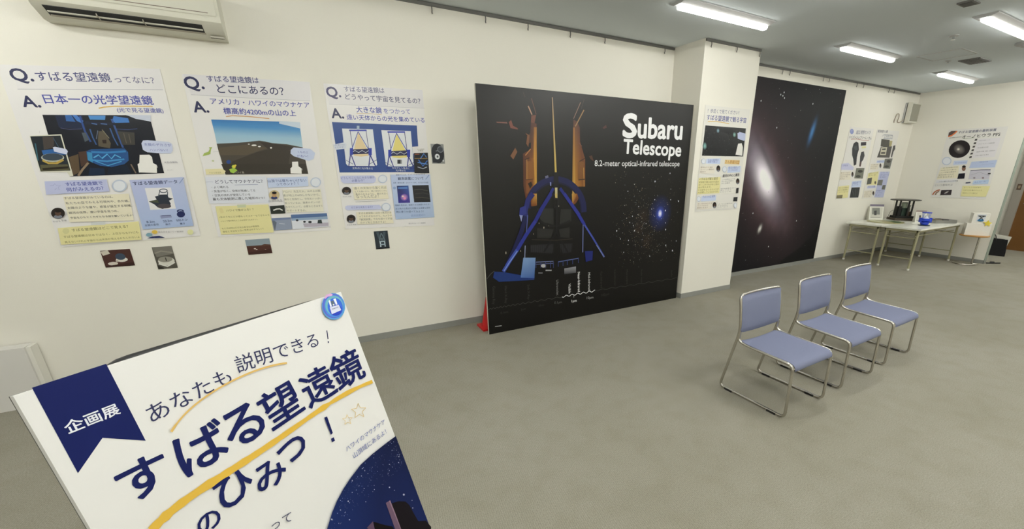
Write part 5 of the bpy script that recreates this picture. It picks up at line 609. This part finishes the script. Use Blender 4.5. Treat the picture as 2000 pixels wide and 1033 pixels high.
def chair(label, loc, rz, group):
    t = thing('stacking_chair', label, 'chair', loc, rz, group); W = .253; rr = .0105
    back = [(.265, .012), (.186, .45), (.172, .56), (.186, .69), (.205, .812)]
    for s in (-1, 1):
        x = s * W
        # leg loop: upright from the back, down to the floor, along it and up to the seat front, then back along the seat to the upright
        pts = [(x, .181, .475), (x, .262, .034)]
        loop = rounded([(x, .181, .475), (x, .284, .012), (x, -.286, .012), (x, -.278, .425), (x * .985, .1, .437), (x * .985, .176, .452), (x * .985, .168, .535)], .045, 6)
        bm = bmesh.new(); tube(bm, loop, rr, 10); sf = finish(bm, 'side_frame', STEEL, t, True)
        for y in (.195, -.185):
            obox('foot_glide', (x - .013, x + .013, y - .035, y + .035, .0, .016), RUBBER, sf, .003)
    # hoop of the backrest
    up_ = [(-W, .181, .475), (-W, .172, .56), (-W, .186, .69), (-W * .985, .203, .79), (-W * .9, .207, .815)]
    hp = spline(up_, 4) + [Vector((x, .207 + .018 * (1 - (x / (W * .9)) ** 2), .817)) for x in [W * .9 * (-1 + k / 5) for k in range(1, 10)]] + spline([(-x, y, z) for x, y, z in up_][::-1], 4)
    otube('back_frame', hp, rr, STEEL, t)
    bm = bmesh.new()
    def fb(u, v):
        x = (u - .5) * 2 * (W - .006); zb = .522 - .03 * (1 - (2 * u - 1) ** 2); z = zb + (.808 - zb) * v; y = interp([(.4, .185), (.47, .18), (.56, .17), (.69, .183), (.82, .204)], z) + .03 * (1 - (2 * u - 1) ** 2)
        n = Vector((-.0 + .22 * (2 * u - 1) * -1, -1, .12)).normalized(); return Vector((x, y - .004, z)), n
    pad(bm, fb, 16, 12, .016); finish(bm, 'backrest', FABRIC, t, True)
    bm = bmesh.new()
    prof = [(.17, .447), (.1, .44), (-.05, .436), (-.18, .434), (-.25, .43), (-.284, .412), (-.29, .382)]
    sp = spline([(0, y, z) for y, z in prof], 4)
    def fs(u, v):
        x = (u - .5) * 2 * (W - .012); k = v * (len(sp) - 1); i = min(int(k), len(sp) - 2); a, b = sp[i], sp[i + 1]; p = a.lerp(b, k - i); tg = (b - a).normalized(); n = Vector((0, -tg.z, tg.y)); n = n if n.z > 0 or v > .9 else -n
        if n.y > 0 and v > .8: n = -n
        wv = 1 - .12 * max(0, (.12 - v) / .12); dip = .012 * (1 - (2 * u - 1) ** 2) * max(0, 1 - v * 1.6)
        return Vector((x * wv, p.y, p.z - dip)), n
    pad(bm, fs, 14, 26, .012); finish(bm, 'seat', FABRIC, t, True)
    return t
GC = 'row of three blue stacking chairs'
c0 = chair('blue stacking chair nearest the viewer, first of the row of three', (2.966, -2.75, 0), math.radians(1.5), GC)
dup(c0, (3.767, -2.718, 0), math.radians(1.6), 'blue stacking chair in the middle of the row of three', GC)
dup(c0, (4.576, -2.672, 0), math.radians(2.1), 'blue stacking chair farthest from the viewer, last of the row of three', GC)
# ------------------------------------------------------------ folding tables
def folding_table(y1, label):
    t = thing('folding_table', label, 'table', (8.96, y1, 0)); Lx, D, Z = 1.84, .6, .742
    obox('tabletop', (0, Lx, -D, 0, Z - .028, Z), TABLETOP, t, .008, 2)
    for xa, dr in ((.1, -1), (Lx - .12, 1)):
        for y in (-.06, -D + .06):
            lg = otube('leg', [(xa, y, Z - .03), (xa + .03 * dr, y, .01)], .0185, CREAMTUBE, t); olathe('foot_cap', [(.021, 0), (.021, .03), (.0185, .032)], WHITE, lg, 12, xa + .03 * dr, y)
        for z, o in ((.56, .007), (.2, .022)): otube('cross_rail', [(xa + o * dr, -.06, z), (xa + o * dr, -D + .06, z)], .0085, CREAMTUBE, t)
    for y in (-.1, -D + .1): otube('shelf_rail', [(.1, y, .6), (Lx - .12, y, .6)], .006, CREAMTUBE, t)
    for k in range(5): otube('shelf_rail', [(.14, -.12 - .09 * k, .6), (Lx - .16, -.12 - .09 * k, .6)], .003, CREAMTUBE, t, 6)
    bm = bmesh.new(); box(bm, .04, Lx - .04, -D + .05, -D + .065, Z - .07, Z - .028); box(bm, .04, Lx - .04, -.065, -.05, Z - .07, Z - .028); box(bm, .04, .055, -D + .05, -.05, Z - .07, Z - .028); box(bm, Lx - .055, Lx - .04, -D + .05, -.05, Z - .07, Z - .028)
    finish(bm, 'apron', CREAMTUBE, t); return t
folding_table(-.1, 'white folding table pushed against the wall under the instrument posters')
folding_table(-.715, 'white folding table on the room side of the pair, carrying the blue model')
Z = .742
CARD = mat('white_card', 'deddd2', .5)
def card_stand(name, label, loc, rz, w_, h_, band, pic):
    t = thing(name, label, 'card stand', loc, rz)
    bm = bmesh.new(); lean = .3
    pts = [(0, 0), (h_ * .28, h_), (h_ * .28 + .004, h_), (h_ * .62, 0)]
    prism(bm, [(y, z) for y, z in pts], -w_ / 2, w_ / 2); finish(bm, 'card', CARD, t)
    a = Art(0, 4e-4); k = math.hypot(.28, 1) * h_
    r = link('printed_face', None, None, t); bpy.data.objects.remove(r)
    a.up(); a.face([(-w_ / 2, k * .86), (w_ / 2, k * .86), (w_ / 2, k), (-w_ / 2, k)], band); a.up(); a.face([(-w_ * .42, k * .1), (w_ * .42, k * .1), (w_ * .42, k * .82), (-w_ * .42, k * .82)], 'c8c6ba')
    a.up(); a.face([(-w_ * .3, k * .34), (w_ * .26, k * .34), (w_ * .2, k * .78), (-w_ * .34, k * .76)], pic); a.up(); a.face([(-w_ * .15, k * .3), (w_ * .02, k * .3), (0, k * .6), (-w_ * .18, k * .58)], '3a3a3a')
    a.up(); a.face([(-w_ * .36, k * .14), (w_ * .3, k * .14), (w_ * .3, k * .17), (-w_ * .36, k * .17)], '8a8a84')
    o = a.build('printed_face', PRINT, t); o.rotation_euler = (-math.atan(.28), 0, 0); return t
card_stand('photo_stand', 'white folded card stand with a grey photo beside the black telescope model', (9.87, -.2, Z), -.75, .25, .3, '6f6678', '7e8078')
card_stand('photo_stand', 'pale folded card stand between the black model and the blue model', (10.16, -.84, Z), -.85, .17, .22, '8f8078', 'c4c0b8')
# black telescope model
t = thing('telescope_model', 'black telescope model with round top ring on the folding table', 'model', (10.3, -.46, Z), -.7)
BLK = mat('black_model_metal', '1c1d1b', .45, .2); GRN = mat('dark_green_metal', '1f3328', .45); GREYM = mat('grey_model_metal', '6f6e66', .45, .4)
obox('base_plate', (-.19, .19, -.15, .15, 0, .045), mat('bronze_base', '4a4034', .5, .2), t, .006); obox('base_block', (-.16, .16, -.12, .12, .045, .085), BLK, t, .006)
bm = bmesh.new()
for k in range(24):
    a0, a1 = 2 * PI * k / 24, 2 * PI * (k + 1) / 24
lathe(bm, [(.245, .388), (.25, .392), (.25, .404), (.24, .408), (.05, .412)], 40); finish(bm, 'top_ring', mat('dark_ring', '2c2a26', .3, .2), t, True)
for x, y in ((-.115, -.07), (-.115, .07), (.115, -.07), (.115, .07), (.03, -.09)): otube('column', [(x, y, .085), (x, y, .388)], .016, BLK, t)
obox('gear_box', (-.055, .055, -.06, .06, .085, .24), GRN, t, .006); olathe('mirror_tube', [(.045, .24), (.05, .25), (.05, .34), (.04, .35)], mat('pale_green_tube', '8f9a86', .3), t, 20)
obox('motor', (-.14, -.06, -.05, .05, .085, .27), BLK, t, .008); obox('motor', (.06, .13, -.05, .05, .085, .17), mat('brown_motor', '4a3a2c', .5), t, .006); olathe('spindle', [(.022, .17), (.03, .2), (.02, .26), (.03, .29)], GREYM, t, 16, .09, 0)
otube('cable', spline([(-.14, .02, .2), (-.2, .04, .16), (-.225, .04, .06), (-.235, .03, .006)], 5), .004, GREYM, t)
# flat mirror disc on the table
t = thing('mirror_disc', 'flat brown and green oval disc lying on the white table', 'disc', (9.62, -.48, Z), -.75)
olathe('rim', [(.3, 0), (.305, .004), (.3, .008), (.05, .0085)], mat('disc_gold', 'a09a68', .3, .1), t, 40)
bm = bmesh.new(); n = 20; vs = [bm.verts.new((.02 + .22 * math.cos(-1.2 + 2.5 * k / n), .26 * math.sin(-1.2 + 2.5 * k / n), .0095)) for k in range(n + 1)]; bm.faces.new(vs)
finish(bm, 'green_face', mat('disc_green', '56704e', .3), t)
bm = bmesh.new(); vs = [bm.verts.new((-.04 + .2 * math.cos(1.9 + 2.5 * k / n), .26 * math.sin(1.9 + 2.5 * k / n), .0095)) for k in range(n + 1)]; bm.faces.new(vs)
finish(bm, 'pale_face', mat('disc_pale', 'c4c49c', .3), t)
# blue telescope model
t = thing('telescope_model', 'small bright blue telescope model near the front edge of the table', 'model', (9.63, -1.1, Z), -.75); t.scale = (.88, .88, .88)
BLU = mat('bright_blue_plastic', '1f3fbe', .35); BLK2 = mat('dark_teal_base', '1c2e3c', .35)
olathe('base', [(.1, 0), (.1, .012), (.085, .018), (.05, .02)], BLK2, t, 28); olathe('pedestal', [(.06, .018), (.075, .05), (.07, .075), (.05, .085)], BLU, t, 24); olathe('mirror_cell', [(.06, .085), (.088, .1), (.09, .14), (.075, .15)], BLU, t, 24)
obox('side_block', (-.105, -.07, -.03, .03, .07, .16), BLU, t, .006); obox('side_block', (.07, .105, -.03, .03, .07, .16), BLU, t, .006)
olathe('light_cone', [(.055, .15), (.02, .19), (.008, .215)], mat('clear_white', 'dfe4ee', .2), t, 20)
for k in range(8):
    a0 = 2 * PI * (k // 2) / 4 + .4; a1 = a0 + (.35 if k % 2 else -.35); otube('truss_tube', [(.07 * math.cos(a0), .07 * math.sin(a0), .15), (.074 * math.cos(a1), .074 * math.sin(a1), .262)], .0035, mat('pale_blue_truss', '8fa0d8', .35), t, 6)
olathe('top_ring', [(.078, .258), (.082, .262), (.082, .27), (.07, .274), (.02, .274)], BLU, t, 28)
# silver tray
t = thing('parts_tray', 'silver metal tray of small parts behind the blue model', 'tray', (10.42, -1.06, Z), -.55)
bm = bmesh.new(); box(bm, -.2, .2, -.13, .13, 0, .006)
for d_ in ((-.2, .2, -.13, -.124), (-.2, .2, .124, .13), (-.2, -.194, -.13, .13), (.194, .2, -.13, .13)): box(bm, *d_, .006, .06)
finish(bm, 'tray', mat('silver_tray', '9c9c98', .35, .6), t, False, .002, 1)
obox('lens_block', (-.03, .07, -.1, .1, .006, .072), mat('dark_block', '4a4448', .5), t, .006); obox('metal_block', (.09, .18, -.08, .1, .006, .055), mat('grey_block', '8e8a92', .4, .3), t, .006)
obox('brown_card', (-.185, -.06, -.1, .1, .006, .07), mat('brown_card', '7f7668', .6), t, .003)
# wall speaker and cable
t = thing('wall_speaker', 'white box loudspeaker high on the wall near the far corner', 'speaker', (10.43, 0, 2.6))
bm = bmesh.new(); prism(bm, [(-.045, 0), (-.12, .01), (-.12, .37), (-.045, .38)], 0, .36); finish(bm, 'cabinet', mat('speaker_white', 'd6d4c8', .5), t, True, .01)
obox('grille', (.03, .33, -.126, -.12, .035, .345), mat('speaker_grille', '9c9a8c', .7, bump=(900, .3)), t, .003); obox('gap_shade', (.06, .3, -.046, -.03, .05, .33), DARK, t); obox('wall_bracket', (.0, .33, -.03, -.001, .01, .37), LAMPWHITE, t)  # dark block between bracket and cabinet stands in for the shaded gap
t = tag(otube('speaker_cable', [Vector((10.13, -.008, 2.6)), *spline([(10.11, -.012, 2.62), (10.14, -.02, 2.74), (10.2, -.026, 2.755), (10.24, -.022, 2.7), (10.24, -.014, 2.62), (10.33, -.014, 2.61), (10.43, -.034, 2.66)], 5)], .007, mat('cable_tan', 'a89a8c', .6)), 'coiled brown cable on the wall next to the loudspeaker', 'cable')
# small round side table with the white cushion toy
t = thing('side_table', 'small round wooden side table on a chrome post by the far wall', 'side table', (10.62, -1.55, 0))
olathe('table_top', [(.2, .535), (.215, .541), (.215, .556), (.208, .56), (.05, .56)], WOOD, t, 40)
otube('post', [(.08, -.06, .012), (.08, -.06, .535)], .016, STEEL, t)
otube('base_loop', rounded([(.08, -.06, .012), (.13, -.15, .012), (-.08, -.13, .012), (-.17, .06, .012), (-.06, .18, .012)], .06, 6), .011, STEEL, t)
t = thing('plush_cushion', 'plain white tiered cushion toy with a yellow star on the round side table', 'cushion', (10.63, -1.545, .56), -1.05)
PLUSH = mat('white_plush', 'e9e6de', .95, spec=.1, bump=(120, .4))
bm = bmesh.new(); box(bm, -.17, .17, -.1, .1, 0, .215); o = finish(bm, 'lower_tier', PLUSH, t, True, .045, 4)
bm = bmesh.new(); box(bm, -.115, .115, -.085, .085, .19, .4); ut = finish(bm, 'upper_tier', PLUSH, t, True, .04, 4)
bm = bmesh.new(); vs = [bm.verts.new((.105 + (.058 if k % 2 == 0 else .028) * math.sin(k * PI / 5), -.112, .225 + (.058 if k % 2 == 0 else .028) * math.cos(k * PI / 5))) for k in range(10)]
f = bm.faces.new(vs); r = bmesh.ops.extrude_face_region(bm, geom=[f]); bmesh.ops.translate(bm, verts=[v for v in r['geom'] if isinstance(v, bmesh.types.BMVert)], vec=(0, .03, 0)); finish(bm, 'star_patch', mat('yellow_felt', 'e4cf4a', .9), t)
bm = bmesh.new(); prism(bm, [(-.09, .25), (-.086, .25), (-.086, .38), (-.09, .38)], -.058, .058); finish(bm, 'window_patch', mat('pale_patch', 'd8dde4', .8), ut)
bm = bmesh.new(); lathe(bm, [(.042, 0), (.042, .006), (.02, .008)], 20); bmesh.ops.rotate(bm, verts=bm.verts, cent=(0, 0, 0), matrix=Matrix.Rotation(PI / 2, 3, 'X')); bmesh.ops.scale(bm, verts=bm.verts, vec=(1, 1, .5)); bmesh.ops.translate(bm, verts=bm.verts, vec=(0, -.09, .275)); finish(bm, 'blue_patch', mat('blue_patch', '2f6f9c', .8), ut)
bm = bmesh.new(); tube(bm, [(-.05, -.094, .355), (.05, -.094, .355)], .008, 6); tube(bm, [(-.03, -.094, .35), (.03, -.094, .29)], .005, 6); tube(bm, [(.03, -.094, .35), (-.03, -.094, .29)], .005, 6); finish(bm, 'black_stitching', DARK, ut, True)
# black bag in the recess
t = thing('black_bag', 'black tote bag stuffed with white papers on the floor by the brown door', 'bag', (12.3, -1.42, 0), -1.3)
bm = bmesh.new(); box(bm, -.2, .2, -.11, .11, 0, .36); bmesh.ops.subdivide_edges(bm, edges=bm.edges[:], cuts=4, use_grid_fill=True); random.seed(3)
for v in bm.verts:
    k = v.co.z / .36; v.co.x *= 1.05 - .1 * k; v.co.y *= 1.1 - .35 * k; v.co += Vector([random.uniform(-.006, .006) for _ in range(3)]); v.co.z = max(v.co.z - (.05 * (v.co.x + .2) if k > .9 else 0), 0)
finish(bm, 'bag_body', mat('black_cloth', '0e0e10', .9), t, True)
bm = bmesh.new(); box(bm, -.06, .17, -.05, -.035, .2, .43, Matrix.Rotation(.14, 4, 'Y')); box(bm, -.08, .13, -.01, .0, .2, .42, Matrix.Rotation(.05, 4, 'Y')); finish(bm, 'papers', mat('white_paper', 'd8d6cc', .7), t)
bm = bmesh.new(); box(bm, -.17, -.06, -.03, .03, .25, .4); finish(bm, 'blue_packet', mat('pale_blue_packet', '8fa4bc', .6), t, True, .01)
bm = bmesh.new(); tube(bm, spline([(-.16, -.112, .33), (-.12, -.12, .43), (-.02, -.12, .43), (.02, -.112, .32)], 5), .008, 6); finish(bm, 'handle', DARK, t, True)
t = thing('stand_foot', 'thin black folded stand leg on the floor beside the wall end', 'stand', (11.15, -1.8, 0))
otube('leg_tube', [(-.12, .07, .012), (.1, -.06, .012)], .012, DARK, t); otube('leg_tube', [(0, 0, .03), (.06, .07, .012)], .01, DARK, t)
t = thing('light_switch', 'small brown switch plate on the door frame', 'switch', (13.34, -1.27, 1.3))
obox('plate', (-.008, 0, -.035, .035, 0, .12), mat('brown_plate', '5a4636', .5), t, .003); obox('rocker', (-.012, -.008, -.018, .018, .03, .09), mat('beige_rocker', '9a8a74', .5), t)
# ------------------------------------------------------------ the sign board close to the viewer
b = ART['_board']; BW, BH, BT = .62, .877, .016
hx, dn, nn, TL = (Vector(b[k]) for k in ('h', 'd', 'n', 'TL'))
t = thing('sign_board', 'large white exhibition sign board with a navy ribbon, closest to the viewer', 'sign board')
Mx = Matrix((hx, -nn, -dn)).transposed().to_4x4(); Mx.translation = TL + dn * BH; t.matrix_world = Mx
bm = bmesh.new(); box(bm, 0, BW, 0, BT, 0, BH); finish(bm, 'board', mat('sign_white', 'e2e1df', .5), t, True, .0025)
bm = bmesh.new(); box(bm, -.0, BW, BT, BT + .004, 0, BH); finish(bm, 'backing', mat('backing_grey', '55544f', .6), t)
a = Art(-.0004, 5e-5, 0); ni = [x for x in ART['board']]
a.parts(ni[:-2], MATTE, t)
for name, items in ni[-2:-1]:
    a.item(items[0]); random.seed(8); poly = items[0][1]; arc = poly[1:-2]; n0 = 0; a.up()
    while n0 < 240:
        x = random.uniform(.3, .618); z = random.uniform(.16, arc[0][1])
        xa = None
        for (xa0, za), (xb0, zb) in zip(arc, arc[1:]):
            if zb <= z <= za: xa = xa0 + (xb0 - xa0) * (za - z) / (za - zb)
        if xa is None or x < xa + .006: continue
        n0 += 1; s = .0003 + .0009 * random.random() ** 4; a.item(('E', x, z, s, 0, 0, s, 6, random.choice(['8fa0d0', 'c8d0e8', '6a80b8', 'dfe4f4'])))
    for it in items[1:]: a.item(it)
    a.build(name, MATTE, t)
a.parts(ni[-1:], MATTE, t)
# steel stand: rounded frame behind the board, two front legs, two rear legs with a floor bar
inv = Mx.inverted(); foot = (0 - Mx.translation.z) / (-dn.z) if dn.z else 0
fl = lambda p: inv @ Vector(p)
zl = -Mx.translation.z / (-dn).z      # local z where the board's plane meets the floor
y0 = BT + .018
BLKF = mat('black_frame_steel', '2c2c2c', .5, .3)
otube('stand_frame', rounded([(.105, y0, zl + .02), (.105, y0, BH - .0045), (BW - .03, y0, BH - .012), (BW - .03, y0, zl + .02)], .05, 6), .0125, BLKF, t)
otube('cross_bar', [(.105, y0, .1), (BW - .03, y0, .1)], .01, BLKF, t)
hor = Vector((-nn.x, -nn.y, 0)).normalized()
for x in (.105, BW - .03):
    top = Mx @ Vector((x, y0 + .02, BH - .12)); bot = top + hor * .32; bot.z = .013
    otube('rear_leg', [inv @ top, inv @ bot], .011, BLKF, t)
